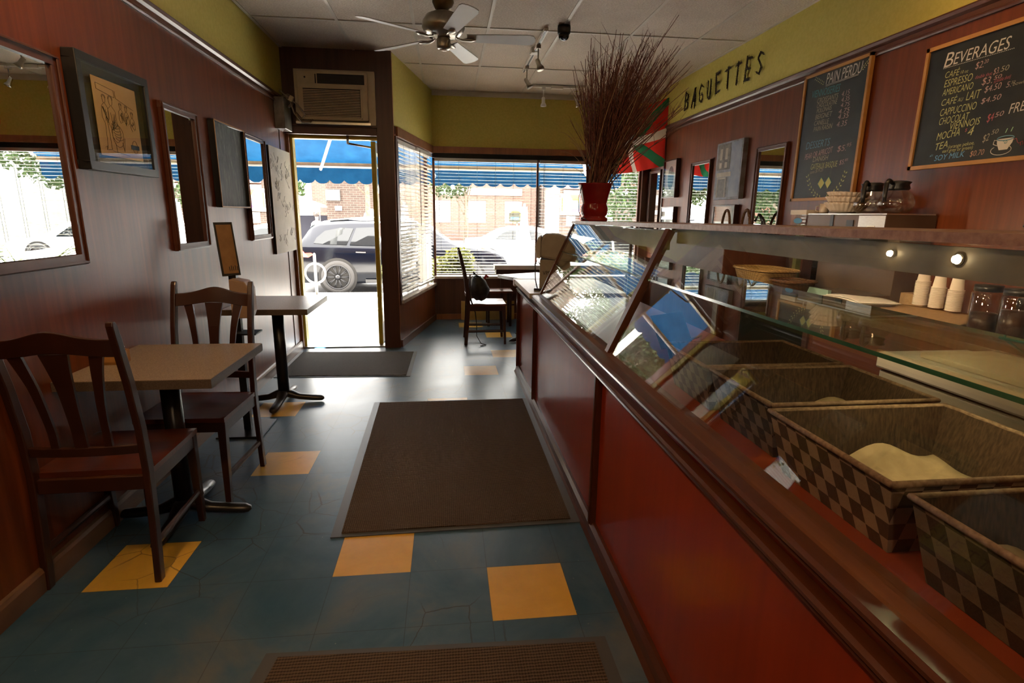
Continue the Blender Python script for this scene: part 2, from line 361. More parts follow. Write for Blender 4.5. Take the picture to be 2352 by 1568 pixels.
# a small crown strip where the front wall meets the ceiling
m = MB(); m.box(-0.16, 2.74, 7.40, 7.42, 2.84, 2.90); struct(m.build('trim_10', GRIDW))

# ================================================================ BLINDS
SLAT = mat('white_blind_slat', (0.66, 0.60, 0.50), 0.45); q = N(SLAT)
tl = q.n('ShaderNodeBsdfTranslucent'); tl.inputs[0].default_value = (0.75, 0.70, 0.62, 1); mx = q.n('ShaderNodeMixShader'); mx.inputs[0].default_value = 0.3
q.l(q.b.outputs[0], mx.inputs[1]); q.l(tl.outputs[0], mx.inputs[2]); q.l(mx.outputs[0], q.t.nodes['Material Output'].inputs[0])
CORD = mat('blind_cord', (0.10, 0.09, 0.085), 0.8); RAIL = mat('blind_rail_paint', (0.55, 0.53, 0.50), 0.4)
def blind(name, label, Mx, u0, u1, z0, z1, tilt, group, pitch=0.041, seed=1, y=0.03):
    r = random.Random(seed); t = thing(name, label, 'window blind', tuple(Mx @ Vector(((u0+u1)/2, y, z0))), Mx.to_euler(), group)
    h = (u1-u0)/2; H = z1-z0
    m = MB(); m.box(-h, h, -0.022, 0.022, H-0.04, H); m.build('head_rail', RAIL, t)
    m = MB(); z = H-0.06; n = 0
    while z > 0.035:
        tt = math.radians(tilt + r.uniform(-3, 3)); sag = r.uniform(0, 0.006); wv = 0.024; ph = r.uniform(0, 6)
        def fn(a, b, z=z, tt=tt, sag=sag, ph=ph):
            x = -h+0.004+2*(h-0.004)*a; s = (b-0.5)*2*wv
            return (x, s*math.cos(tt), z + s*math.sin(tt) + 0.0035*(1-(2*b-1)**2) - sag*math.sin(PI*a) + 0.0012*math.sin(9*a+ph))
        m.sheet(fn, 10, 2); z -= pitch; n += 1
    m.build('slats', SLAT, t)
    m = MB(); k = 6 if h > 0.5 else 4
    for i in range(k):
        x = -h+0.07+(2*h-0.14)*i/(k-1)
        for yy in (-0.025, 0.025): m.box(x-0.0012, x+0.0012, yy-0.0008, yy+0.0008, 0.01, H-0.03)
    m.build('ladder_cords', CORD, t)
    m = MB(); m.box(-h, h, -0.02, 0.02, 0.0, 0.018); m.build('bottom_rail', RAIL, t)
    m = MB(); m.cyl((-h+0.05, -0.035, H-0.03), (-h+0.05, -0.035, H*0.45), 0.003, n=6); m.build('tilt_wand', CORD, t)
    return t
FW = Matrix.Translation((0, 7.42, 0))
blind('venetian_blind', 'wide white venetian blind over the left half of the front window', FW, -0.14, 1.195, 0.60, 2.10, 4, 'white venetian blinds', seed=3, y=0.03)
blind('venetian_blind', 'white venetian blind hanging behind the red vase of branches, right half of front window', FW, 1.235, 2.59, 0.60, 2.10, 0, 'white venetian blinds', seed=5, y=0.03)
blind('venetian_blind', 'narrow white blind next to the brown column, nearer of the side window pair', SW, 0.10, 0.88, 0.50, 2.14, 6, 'white venetian blinds', seed=7, y=0.04)
blind('venetian_blind', 'narrow white blind with closed slats in the window corner, farther of side pair', SW, 0.90, L-0.03, 0.54, 2.14, 38, 'white venetian blinds', seed=9, y=0.02)

# ================================================================ DISPLAY COUNTER
cs = thing('display_counter', 'long red mahogany counter with a sloping glass pastry case on top', 'counter', (0.63, 1.9, 0))
O = Matrix.Translation((-0.63, -1.9, 0)); Y0, Y1 = -0.7, 4.84
m = MB(O); m.box(0.645, 1.34, Y0, Y1, 0.0, 0.80); m.build('cabinet', W_COUNT, cs)
m = MB(O); m.prism([(0.60, 0), (0.65, 0), (0.65, 0.06), (0.632, 0.06), (0.618, 0.045), (0.612, 0.02)], Y0, Y1-0.02); m.build('base_moulding', W_CTRIM, cs)
def bead(z): return [(0.65, z-0.017), (0.628, z-0.017), (0.618, z-0.012), (0.620, z-0.004), (0.611, z+0.003), (0.611, z+0.010), (0.620, z+0.015), (0.65, z+0.017)]
m = MB(O); m.prism(bead(0.752), Y0, Y1); m.build('lower_moulding', W_CTRIM, cs)
m = MB(O); m.prism(bead(0.815), Y0, 3.95); m.prism([(0.65, 0.80), (0.624, 0.80), (0.624, 0.83), (0.65, 0.83)], 3.95, Y1); m.build('upper_moulding', W_CTRIM, cs)
for y in (4.815, 3.885, 2.17, 0.46):
    m = MB(O); m.box(0.622, 0.65, y-0.02, y+0.02, 0.05, 0.74); m.box(0.616, 0.65, y-0.009, y+0.009, 0.05, 0.74); m.build('stile', W_CTRIM, cs)
m = MB(O); m.prism([(0.626, 0.83), (0.662, 0.83), (0.705, 0.845), (0.705, 0.80), (0.65, 0.80), (0.626, 0.815)], Y0, 3.97); m.build('cap_rail', W_POST, cs)
m = MB(O); m.box(0.70, 1.34, Y0, 3.93, 0.80, 0.818); m.build('case_deck', mat('red_case_deck', (0.22, 0.035, 0.015), 0.28), cs)
LAM = noisy('speckled_beige_laminate', (0.42, 0.35, 0.28), (0.55, 0.47, 0.38), 90, 0.35, 3)
m = MB(O); m.box(0.60, 1.34, 3.96, 4.90, 0.80, 0.838, 0); m.box(0.595, 1.34, 4.86, 4.94, 0.775, 0.838, 0); m.build('laminate_worktop', LAM, cs, 0.003)
MARB = noisy('pinkish_stone_laminate', (0.20, 0.105, 0.085), (0.32, 0.19, 0.155), 60, 0.30, 5); MARU = noisy('grey_marbled_underside', (0.10, 0.085, 0.065), (0.20, 0.17, 0.13), 5, 0.45, 8)
def zs(y): return 1.3435+0.0055*(3.95-y)
m = MB(O)
vs = []
for (ya, yb) in ((2.275, 4.0), (Y0, 2.273)):
    q8 = [(x, y, zs(y)+dz) for dz in (0.0, 0.019) for (x, y) in ((0.905, ya), (1.36, ya), (1.36, yb), (0.905, yb))]
    m.add(q8, [(4, 5, 6, 7), (0, 1, 5, 4), (1, 2, 6, 5), (2, 3, 7, 6), (3, 0, 4, 7)], 0); m.add(q8, [(0, 3, 2, 1)], 1)
m.build('top_shelf', [MARB, MARU], cs)
# sloping glass in two bays, the far end pane, the wooden glazing bars
def slope(x0, z0, x1, z1, ya, yb, th, name, mt):
    d = Vector((x1-x0, 0, z1-z0)).normalized(); n = Vector((d.z, 0, -d.x))*th
    m = MB(O); vv = []
    for y in (ya, yb):
        for (x, z) in ((x0, z0), (x1, z1)):
            vv += [(x, y, z), (x+n.x, y, z+n.z)]
    m.add(vv, [(0, 1, 3, 2), (4, 6, 7, 5), (0, 4, 5, 1), (2, 3, 7, 6), (0, 2, 6, 4), (1, 5, 7, 3)]); return m.build(name, mt, cs)
slope(0.682, 0.838, 0.912, 1.344, 2.22, 3.94, 0.006, 'sloping_glass', GLASS)
slope(0.682, 0.838, 0.912, 1.360, Y0, 2.19, 0.006, 'sloping_glass', GLASS)
slope(0.674, 0.838, 0.904, 1.344, 3.935, 3.96, 0.028, 'glazing_bar', W_POST)
slope(0.668, 0.838, 0.900, 1.352, 2.185, 2.225, 0.030, 'glazing_bar', W_POST)
m = MB(O); m.prism([(0.70, 0.838), (1.33, 0.838), (1.33, 1.344), (0.915, 1.344)], 3.945, 3.951); m.build('end_glass', GLASS, cs)
m = MB(O); vv = [(0.822, Y0, 1.142), (1.24, Y0, 1.142), (1.24, 3.93, 1.142), (0.822, 3.93, 1.142), (0.822, Y0, 1.151), (1.24, Y0, 1.151), (1.24, 3.93, 1.151), (0.822, 3.93, 1.151)]
m.add(vv, [(0, 3, 2, 1), (4, 5, 6, 7)], 0); m.add(vv, [(0, 1, 5, 4), (1, 2, 6, 5), (2, 3, 7, 6), (3, 0, 4, 7)], 1); m.build('glass_shelf', [GLASSD, GEDGE], cs)
for y in (3.90, -0.5): m = MB(O); m.box(1.315, 1.335, y-0.01, y+0.01, 0.818, 1.343); m.build('shelf_post', BLACKM, cs)
PUCK = mat('halogen_lens', (1, 0.8, 0.5), 0.3, emit=(1.0, 0.72, 0.38), es=50)
m = MB(O); m.box(0.925, 0.94, 2.26, 3.92, 1.262, 1.345); m.build('light_fascia', MARU, cs); m = MB(O); m.box(0.925, 0.94, Y0, 2.16, 1.296, 1.353); m.build('light_fascia', MARU, cs)
for (y, rr_) in ((1.056, 0.0065), (0.902, 0.0085)):
    m = MB(O); RX = Matrix.Rotation(-PI/2, 3, 'Y'); m.lathe([(0.0, 0.010), (rr_*0.8, 0.009), (rr_, 0.0)], (0.924, y, 1.331), 20, 0, R=RX); m.lathe([(rr_, 0.0), (rr_*1.05, 0.006), (rr_*1.3, 0.004), (rr_*1.35, 0.0)], (0.9245, y, 1.331), 20, 1, R=RX)
    m.build('puck_light', [PUCK, CHROME], cs)
    area('puck_lamp', (1.02, y, 1.32), 0.05, 0.45, (1, 0.70, 0.38), (0.15, 0.1, -1), 2.4)

for y in (1.7, 2.5, 3.3):
    z = zs(y)
    m = MB(O); m.lathe([(0.0, z-0.012), (0.02, z-0.012), (0.028, z-0.008), (0.03, z)], (1.30, y, 0), 20); m.build('puck_light', CHROME, cs)
    area('puck_lamp', (1.31, y, z-0.02), 0.06, 2.0, (1, 0.72, 0.42), (1.0, 0.12, -0.42), 2.2)

# ================================================================ BASKETS in the case
def checker(name, c1, c2, s=0.034):
    m = mat(name, c1, 0.75, spec=0.25); q = N(m); v = q.coord((1, 1, 1)); X = q.sep(v)
    a = q.math('FLOOR', q.math('DIVIDE', q.math('ADD', X[1], X[0]), s)); b = q.math('FLOOR', q.math('DIVIDE', q.math('ADD', X[2], 0.006), s))
    k = q.math('MODULO', q.math('ADD', q.math('ADD', a, b), 200.0), 2.0)
    f = q.noise(v, 160, 3); f2 = q.noise(v, 14, 2)
    c = q.mix(k, c1, c2); c = q.mix(q.math('MULTIPLY', f2, 0.45), c, (0.03, 0.02, 0.012)); q.l(c, q.b.inputs['Base Color']); q.bump(f, 0.5, 0.002)
    return m
CHK = checker('brown_checker_weave', (0.085, 0.045, 0.025), (0.36, 0.24, 0.16)); CHK2 = checker('dark_checker_weave', (0.045, 0.026, 0.018), (0.17, 0.125, 0.088))
BIN = noisy('basket_inner_weave', (0.030, 0.016, 0.009), (0.075, 0.043, 0.022), 30, 0.8, 3, 0.3, (6, 6, 1))
def lined_basket(loc, wx, wy, mt, label, seed, liner='box'):
    t = thing('woven_basket', label, 'basket', loc, 0, 'lined bread baskets in the glass case')
    H = 0.145; ins = 0.035; th = 0.006; r = random.Random(seed)
    def ring(k, z, off=0): 
        a = wx/2-ins*(1-k)-off; b = wy/2-ins*(1-k)*0.6-off; return [(-a, -b, z), (a, -b, z), (a, b, z), (-a, b, z)]
    m = MB(); vv = ring(0, 0)+ring(1, H)+ring(1, H, th)+ring(0, th, th)
    fs = [(3, 2, 1, 0), (12, 13, 14, 15)]
    for k in range(3):
        for i in range(4): fs.append((k*4+i, k*4+(i+1) % 4, (k+1)*4+(i+1) % 4, (k+1)*4+i))
    m.add(vv, fs[:10]); m.add(vv, fs[10:], 1); m.build('basket_body', [mt, BIN], t)
    m = MB(); a, b = wx/2, wy/2; m.tube([(-a, -b, H), (a, -b, H), (a, b, H), (-a, b, H), (-a, -b, H)], 0.0065, 8); m.build('rim', noisy('rim_weave', (0.11, 0.062, 0.033), (0.21, 0.13, 0.08), 90, 0.7), t)
    def fn(u, v):
        x = (u-0.5)*(wx-0.095); y = (v-0.5)*(wy-0.08); e = max(abs(u-0.5), abs(v-0.5))*2
        z = 0.016 + (0.030*max(0, e-0.7)/0.3)*(1+0.7*math.sin(9*u+seed+2*v)) + 0.006*math.sin(5*u+3*v+seed)+0.004*math.sin(13*v+seed*2)
        return (x, y, z)
    m = MB(); m.sheet(fn, 18, 18); m.build('paper_liner', LINER, t, solid=0.001)
    return t
ZD = 0.819
lined_basket((0.985, 1.655, ZD), 0.44, 0.31, CHK2, 'dark woven basket, farthest of the row in the glass case', 1)
lined_basket((0.985, 1.315, ZD), 0.44, 0.31, CHK2, 'grey-brown checked basket with raised paper, second from the farthest', 4)
lined_basket((0.965, 0.945, ZD), 0.45, 0.36, CHK, 'tan and brown checkered basket with paper, clearest in the glass case', 7)
lined_basket((0.965, 0.545, ZD), 0.45, 0.36, CHK2, 'dark checkered basket nearest the camera, cut by the right frame edge', 10)
# bits lying behind the baskets
r = random.Random(4)
def card(loc, rot, w_, h_, label, mt=PAPER):
    m = MB(); m.box(-w_/2, w_/2, -0.001, 0.001, 0, h_); o = m.build('price_card', mt); o.location = loc; o.rotation_euler = rot; return tag(o, label, 'card')
card((1.245, 1.40, ZD), (0.5, 0, 0.9), 0.05, 0.035, 'small white price card leaning behind the second basket')
card((1.262, 1.12, ZD), (-0.35, 0, -1.2), 0.07, 0.045, 'white folded price card behind the checkered basket corner')
card((1.225, 0.98, ZD+0.07), (-0.15, 0, -1.5), 0.14, 0.05, 'blank white card clipped to rim of clearest checkered basket')
m = MB(); pts = [(1.15+0.05*math.cos(a*0.9)*(1-a/26), 2.62-a*0.035+0.04*math.sin(a), ZD+0.012+0.025*abs(math.sin(a*0.7))) for a in [k*0.5 for k in range(34)]]
m.tube(pts, 0.005, 6); tag(m.build('coiled_cable', mat('grey_cable', (0.22, 0.19, 0.16), 0.5)), 'tangled grey cable lying on the case deck beyond the baskets', 'cable')
m = MB()
for k in range(3):
    a = 0.35*k; m.tube([(1.10+0.05*k, 2.0, ZD+0.01+0.01*k), (1.13+0.05*k, 1.93, ZD+0.03), (1.18+0.04*k, 1.90, ZD+0.01)], [0.014, 0.02, 0.01], 7)
tag(m.build('crumpled_napkin', PAPER), 'small crumpled white napkin on the case deck behind the farthest basket', 'napkin')
m = MB(); m.box(-0.11, 0.11, -0.003, 0.003, 0, 0.16); o = m.build('menu_holder', noisy('smoky_acrylic', (0.10, 0.07, 0.05), (0.16, 0.12, 0.09), 4, 0.15)); o.location = (1.05, 2.35, ZD); o.rotation_euler = (-0.5, 0, 0.5); tag(o, 'smoky acrylic card holder leaning on the case deck near the middle bar', 'holder')

# ================================================================ TERMINAL on the laminate end
BEI = noisy('beige_terminal_plastic', (0.34, 0.31, 0.25), (0.40, 0.37, 0.30), 12, 0.45)
t = thing('payment_terminal', 'beige till monitor on a square base at the far end of the counter', 'till', (0.81, 4.22, 0.838), -0.20)
m = MB(); m.box(-0.09, 0.14, -0.12, 0.13, 0.018, 0.235); m.build('base_box', BEI, t, 0.006)
m = MB(); m.box(-0.13, 0.17, -0.14, 0.15, 0.0, 0.018); m.build('foot_plate', BLACK, t, 0.003)
m = MB(); sec = [(-0.125, 0.34), (-0.115, 0.255), (0.0, 0.235), (0.10, 0.225), (0.24, 0.215), (0.30, 0.255), (0.285, 0.315), (0.19, 0.38), (0.04, 0.425), (-0.06, 0.425)]
m.prism(sec, -0.14, 0.14); m.build('monitor_shell', BEI, t, 0.018)
m = MB(); m.prism([(-0.128, 0.33), (-0.118, 0.25), (-0.085, 0.243), (-0.083, 0.41), (-0.105, 0.40)], -0.155, 0.155); m.build('screen_bezel', noisy('pale_bezel', (0.45, 0.43, 0.36), (0.5, 0.48, 0.41), 9, 0.4), t, 0.006)
m = MB(); m.tube([(-0.09, -0.125, 0.20), (-0.105, -0.13, 0.235), (-0.125, -0.12, 0.20), (-0.12, -0.12, 0.08), (-0.10, -0.125, 0.0)], 0.004, 6); m.build('cord', BLACK, t)
def text_mesh(s, size, width=None, bold=0.0, extr=0.0, shear=0.0):
    cu = bpy.data.curves.new('t', 'FONT'); cu.body = s; cu.size = size; cu.shear = shear; cu.offset = bold; cu.extrude = extr; cu.resolution_u = 3
    o = bpy.data.objects.new('t', cu); me = bpy.data.meshes.new_from_object(o)
    vs = [tuple(v.co) for v in me.vertices]; fs = [tuple(p.vertices) for p in me.polygons]
    bpy.data.objects.remove(o); bpy.data.curves.remove(cu); bpy.data.meshes.remove(me)
    x0 = min(v[0] for v in vs); x1 = max(v[0] for v in vs); y0 = min(v[1] for v in vs); y1 = max(v[1] for v in vs)
    k = (width/(x1-x0)) if width else 1.0
    return [((v[0]-x0)*k, v[1], v[2]) for v in vs], fs, (x1-x0)*k, y0, y1
def put_text(mb, s, u, v, width, height, slope_=0.0, mi=0, off=-0.0015, bold=0.0, cap=0.70, shear=0.18):
    vs, fs, w_, y0, y1 = text_mesh(s, height/cap, width, bold*height, 0.0, shear)
    mb.add([(u+p[0], off, v+p[1]+slope_*p[0]) for p in vs], fs, mi)
m = MB(Matrix.Translation((0, -0.121, 0))); put_text(m, 'VPSE', -0.065, 0.12, 0.07, 0.03, shear=0); m.build('lettering', BLACK, t)

# ================================================================ RED VASE OF BRANCHES
RED = noisy('red_glaze', (0.17, 0.006, 0.007), (0.25, 0.012, 0.011), 6, 0.16, 3)
t = thing('flower_pot', 'glossy red vase full of tall dry branches on the case top', 'vase', (1.0, 3.74, zs(3.74)+0.0195))
m = MB(); m.lathe([(0, 0), (0.088, 0), (0.093, 0.006), (0.092, 0.018), (0.080, 0.026), (0.077, 0.032), (0.087, 0.045), (0.092, 0.068), (0.090, 0.09), (0.083, 0.108), (0.082, 0.118), (0.090, 0.15), (0.100, 0.19), (0.111, 0.232), (0.119, 0.243), (0.115, 0.247), (0.107, 0.238), (0.095, 0.19), (0.08, 0.12), (0.0, 0.11)], n=40)
m.build('vase_body', RED, t)
TW = noisy('dry_twig_bark', (0.075, 0.022, 0.015), (0.21, 0.085, 0.06), 30, 0.5); TW2 = noisy('pale_grass_stem', (0.26, 0.19, 0.11), (0.40, 0.30, 0.18), 30, 0.6)
r = random.Random(11); m = MB(); nstem = 300
for k in range(nstem):
    a = r.uniform(0, 2*PI); rb = 0.07*math.sqrt(r.random()); bx, by = rb*math.cos(a), rb*math.sin(a)
    lean = r.betavariate(1.6, 1.5); tx = -0.17 + 0.74*lean + r.gauss(0, 0.02); ty = r.gauss(0.0, 0.13)
    tz = 0.66 + 0.50*r.random() - 0.15*abs(lean-0.5) + (0.12 if r.random() < 0.15 else 0)
    pts = []; rr = []; ns = 9; ph = r.uniform(0, 6)
    for i in range(ns+1):
        s = i/ns; e = s**1.35
        jit = 0.012*s
        pts.append((bx+(tx-bx)*e+jit*math.sin(7*s+ph), by+(ty-by)*e+jit*math.cos(6*s+ph), 0.15+(tz-0.15)*s))
        rr.append(0.0034*(1-0.70*s)+0.0006)
    m.tube(pts, rr, 4, 1 if r.random() < 0.10 else 0, False)
    for b_ in range(r.randint(2, 5)):
        i = r.randint(4, ns-1); p = Vector(pts[i]); L_ = r.uniform(0.06, 0.20)
        d = Vector((r.uniform(-0.5, 0.7), r.uniform(-0.6, 0.6), r.uniform(0.5, 1.1))).normalized(); e2 = Vector((r.uniform(-1, 1), r.uniform(-1, 1), 0.3))*0.03
        m.tube([p, p+d*L_*0.5+e2*0.6, p+d*L_+e2*0.2], [rr[i]*0.75, rr[i]*0.55, 0.0004], 4, 0, False)
m.build('dry_branches', [TW, TW2], t)
m = MB()
for k in range(26):     # pale grass blades and drooping dark leaves
    sgn = -1 if k < 12 else 1; A = r.uniform(0.08, 0.26)*sgn if sgn < 0 else r.uniform(0.12, 0.30); hh = r.uniform(0.30, 0.62); yy = r.uniform(-0.16, 0.12); dr = r.uniform(0.0, 0.16)
    pts = [(A*s**1.2, yy*s, 0.2+hh*(s-0.15*s*s)-dr*s**3) for s in [i/8 for i in range(9)]]
    m.tube(pts, [0.0022*(1-0.8*i/8)+0.0003 for i in range(9)], 4, 0, False)
m.build('grass_stems', TW2, t)
m = MB()
for k in range(15):
    az = r.uniform(-0.9, 0.5); L_ = r.uniform(0.10, 0.17); z0 = r.uniform(0.22, 0.42)
    def fn(u, v, az=az, L_=L_, z0=z0):
        s = u; x = 0.05+L_*s; z = z0+0.09*math.sin(PI*s*0.75)-0.10*s*s; wd = 0.007*math.sin(PI*min(1, s*0.9+0.08)); return ((x)*math.cos(az)+(v-0.5)*wd*2*-math.sin(az), x*math.sin(az)+(v-0.5)*wd*2*math.cos(az), z)
    m.sheet(fn, 8, 1)
m.build('arching_leaves', noisy('dark_dry_leaf', (0.02, 0.018, 0.012), (0.05, 0.045, 0.03), 20, 0.45), t, solid=0.001)
m = MB(); m.tube([(-0.10, -0.05, 0.24), (-0.125, -0.06, 0.15), (-0.12, -0.06, 0.06), (-0.10, -0.075, 0.012), (-0.095, -0.09, 0.02), (-0.093, -0.20, 0.003)], 0.0028, 6); m.build('thin_wire', BLACK, t)

# ================================================================ TABLES
TOPM = mat('speckled_grey_laminate', (0.24, 0.19, 0.15), 0.33); q = N(TOPM); f = q.noise(q.coord((1, 1, 1)), 260, 3, 0.6); f2 = q.noise(q.coord((1, 30, 1)), 1.2, 3)
c = q.ramp(f, [(0.38, (0.15, 0.115, 0.09)), (0.62, (0.36, 0.29, 0.23))]); c = q.mix(q.math('MULTIPLY', f2, 0.25), c, (0.2, 0.16, 0.12)); q.l(c, q.b.inputs['Base Color'])
TEDGE = noisy('dark_table_edge', (0.085, 0.065, 0.052), (0.13, 0.10, 0.08), 200, 0.35)
TBASE = mat('black_cast_iron', (0.016, 0.015, 0.016), 0.30, 0.2)
def cafe_table(loc, label, wx, wy, cx, cy_, rot):
    t = thing('cafe_table', label, 'table', loc, 0, 'pedestal tables along the left wall')
    m = MB(); m.box(-wx/2, wx/2, -wy/2, wy/2, 0.745, 0.7475, 0); m.box(-wx/2-0.001, wx/2+0.001, -wy/2-0.001, wy/2+0.001, 0.708, 0.745, 1); m.build('tabletop', [TOPM, TEDGE], t)
    b = MB(Matrix.Translation((cx, cy_, 0)) @ Matrix.Rotation(rot, 4, 'Z'))
    b.tube([(0, 0, 0.05), (0, 0, 0.69)], 0.040, 24); b.build('column', TBASE, t)
    b = MB(Matrix.Translation((cx, cy_, 0)) @ Matrix.Rotation(rot, 4, 'Z')); b.box(-0.14, 0.14, -0.14, 0.14, 0.69, 0.708); b.build('mounting_plate', TBASE, t)
    for k in range(4):
        b = MB(Matrix.Translation((cx, cy_, 0)) @ Matrix.Rotation(rot+k*PI/2, 4, 'Z'))
        b.tube([(0.0, 0, 0.075), (0.05, 0, 0.062), (0.11, 0, 0.040), (0.20, 0, 0.030), (0.265, 0, 0.026), (0.285, 0, 0.022), (0.292, 0, 0.018)], [0.045, 0.040, 0.030, 0.030, 0.028, 0.020, 0.004], 12, 0, True, 0.75); b.build('foot', TBASE, t)
    return t
cafe_table((-1.235, 2.535, 0), 'speckled grey pedestal table between the two big wooden chairs', 0.585, 0.63, 0.0, -0.04, 0.0)
cafe_table((-1.245, 4.20, 0), 'speckled grey pedestal table by the open street door', 0.565, 0.66, 0.01, -0.08, -0.02)
# something small on the near table
t = thing('condiment_holder', 'small brown sachet holder at the wall end of the near table', 'holder', (-1.45, 2.50, 0.7475), 0.1)
m = MB(); m.box(-0.05, 0.05, -0.035, 0.035, 0, 0.012); m.box(-0.05, 0.05, -0.035, -0.029, 0, 0.055); m.box(-0.05, 0.05, 0.029, 0.035, 0, 0.055); m.box(-0.05, -0.044, -0.035, 0.035, 0, 0.055); m.box(0.044, 0.05, -0.035, 0.035, 0, 0.055); m.build('tray', W_HONEY, t)
m = MB()
for k in range(6): m.obox((-0.035+0.013*k, 0, 0.04), (0.004, 0.05, 0.06), Matrix.Rotation(0.1*(k-3), 3, 'Y'))
m.build('sachets', PAPER, t)

# ================================================================ CHAIRS
def chair(loc, rot, label):
    t = thing('dining_chair', label, 'chair', loc, rot, 'dark wooden slat-back chairs')
    W = 0.195
    def post(s):
        m = MB(); prof = [(-0.225, 0.0), (-0.205, 0.25), (-0.195, 0.45), (-0.205, 0.62), (-0.235, 0.80), (-0.275, 0.97), (-0.288, 1.02), (-0.292, 1.035)]
        wd = [0.036, 0.038, 0.042, 0.040, 0.038, 0.036, 0.030, 0.016]
        L_ = []; R_ = []
        for (y, z), d in zip(prof, wd): L_.append((y-d/2, z)); R_.append((y+d/2, z))
        m.prism(L_+R_[::-1], s*W-0.0125*1.0, s*W+0.0125, 'x'); return m
    for s in (-1, 1): post(s).build('back_post', W_CHAIR, t, 0.004)
    for s in (-1, 1):
        m = MB(); x = s*(W-0.01); vv = []
        for z, h in ((0, 0.013), (0.43, 0.019)):
            for (a, b) in ((-1, -1), (1, -1), (1, 1), (-1, 1)): vv.append((x+a*h, 0.19+b*h + (0.018 if z == 0 else 0), z))
        m.add(vv, [(3, 2, 1, 0), (4, 5, 6, 7), (0, 1, 5, 4), (1, 2, 6, 5), (2, 3, 7, 6), (3, 0, 4, 7)]); m.build('leg', W_CHAIR, t, 0.002)
    m = MB(); m.box(-W+0.012, W-0.012, 0.175, 0.198, 0.375, 0.43); m.box(-W+0.012, W-0.012, -0.205, -0.185, 0.375, 0.43)
    for s in (-1, 1): m.box(s*(W-0.004)-0.010, s*(W-0.004)+0.010, -0.20, 0.19, 0.375, 0.43)
    m.build('seat_frame', W_CHAIR, t, 0.002)
    def fn(u, v):
        x = (u-0.5)*2; y = (v-0.5)*2
        d = -0.010*max(0, 1-(abs(x)-0.45)**2*6)*(1-max(0, y)**4)*(1-0.6*abs(y)) if abs(x) < 0.9 else 0
        return (x*(W+0.010), -0.185+(y+1)/2*0.40, 0.452+d)
    m = MB(); m.sheet(fn, 16, 10); 
    X = W+0.010; m.add([(-X, -0.185, 0.430), (X, -0.185, 0.430), (X, 0.215, 0.430), (-X, 0.215, 0.430), (-X, -0.185, 0.452), (X, -0.185, 0.452), (X, 0.215, 0.452), (-X, 0.215, 0.452)], [(0, 3, 2, 1), (0, 1, 5, 4), (1, 2, 6, 5), (2, 3, 7, 6), (3, 0, 4, 7)])
    m.build('seat', W_SEAT, t)
    for s in (-1, 1):
        m = MB(); m.tube([(s*(W-0.002), -0.205, 0.15), (s*(W-0.008), 0.195, 0.15)], 0.011, 8, 0, True, 1.4, False); m.build('stretcher', W_CHAIR, t)
    # arched top rail, follows the tilt of the posts
    def yb(z): 
        zz = [(0.45, -0.195), (0.62, -0.205), (0.80, -0.235), (0.97, -0.275), (1.04, -0.292)]
        for (a, b), (c_, d) in zip(zz, zz[1:]):
            if z <= c_: return b+(d-b)*(z-a)/(c_-a)
        return zz[-1][1]
    m = MB(); n = 20; vv = []
    for i in range(n+1):
        x = -W+0.010+(2*W-0.02)*i/n; s = x/W; bow = -0.018*(1-s*s)
        zt = 0.975+0.030*math.exp(-(s/0.45)**2)-0.004*abs(s); zb = 0.905+0.022*math.exp(-(s/0.6)**2)
        for (z, th) in ((zb, 0.011), (zt, 0.009)):
            vv += [(x, yb(z)+bow-th, z), (x, yb(z)+bow+th, z)]
    fs = []
    for i in range(n):
        a = i*4; b = a+4
        fs += [(a, b, b+2, a+2), (a+1, a+3, b+3, b+1), (a+2, b+2, b+3, a+3), (a, a+1, b+1, b)]
    fs += [(0, 2, 3, 1), (n*4, n*4+1, n*4+3, n*4+2)]
    m.add(vv, fs); m.build('top_rail', W_CHAIR, t, 0.003)
    m = MB(); vv = []; fs = []
    for i in range(n+1):
        x = -W+0.010+(2*W-0.02)*i/n; s = x/W; bow = -0.018*(1-s*s)
        for z in (0.525, 0.560): vv += [(x, yb(z)+bow-0.010, z), (x, yb(z)+bow+0.010, z)]
    for i in range(n):
        a = i*4; b = a+4
        fs += [(a, b, b+2, a+2), (a+1, a+3, b+3, b+1), (a+2, b+2, b+3, a+3), (a, a+1, b+1, b)]
    fs += [(0, 2, 3, 1), (n*4, n*4+1, n*4+3, n*4+2)]
    m.add(vv, fs); m.build('lower_rail', W_CHAIR, t, 0.003)
    for (c0, c1, w0, w1) in ((-0.088, -0.128, 0.026, 0.046), (0, 0, 0.042, 0.090), (0.088, 0.128, 0.026, 0.046)):
        m = MB(); vv = []; k = 12
        for i in range(k+1):
            s = i/k; z = 0.555+0.368*s; cx = c0+(c1-c0)*s**2.2; hw = (w0+(w1-w0)*s**3)/2; bow = -0.018*(1-(cx/W)**2)
            for x in (cx-hw, cx+hw): vv += [(x, yb(z)+bow-0.006, z), (x, yb(z)+bow+0.006, z)]
        fs = []
        for i in range(k):
            a = i*4; b = a+4
            fs += [(a, a+2, b+2, b), (a+1, b+1, b+3, a+3), (a, b, b+1, a+1), (a+2, a+3, b+3, b+2)]
        fs += [(0, 1, 3, 2), (k*4, k*4+2, k*4+3, k*4+1)]
        m.add(vv, fs); m.build('splat', W_CHAIR, t)
    return t
chair((-1.325, 2.235, 0), 0.02, 'dark wooden slat-back chair nearest the camera, back turned to it')
chair((-1.25, 2.79, 0), PI-0.03, 'dark wooden slat-back chair facing the camera across the near table')
chair((0.42, 6.08, 0), -PI/2, 'dark wooden slat-back chair with a black backpack, near the front window')

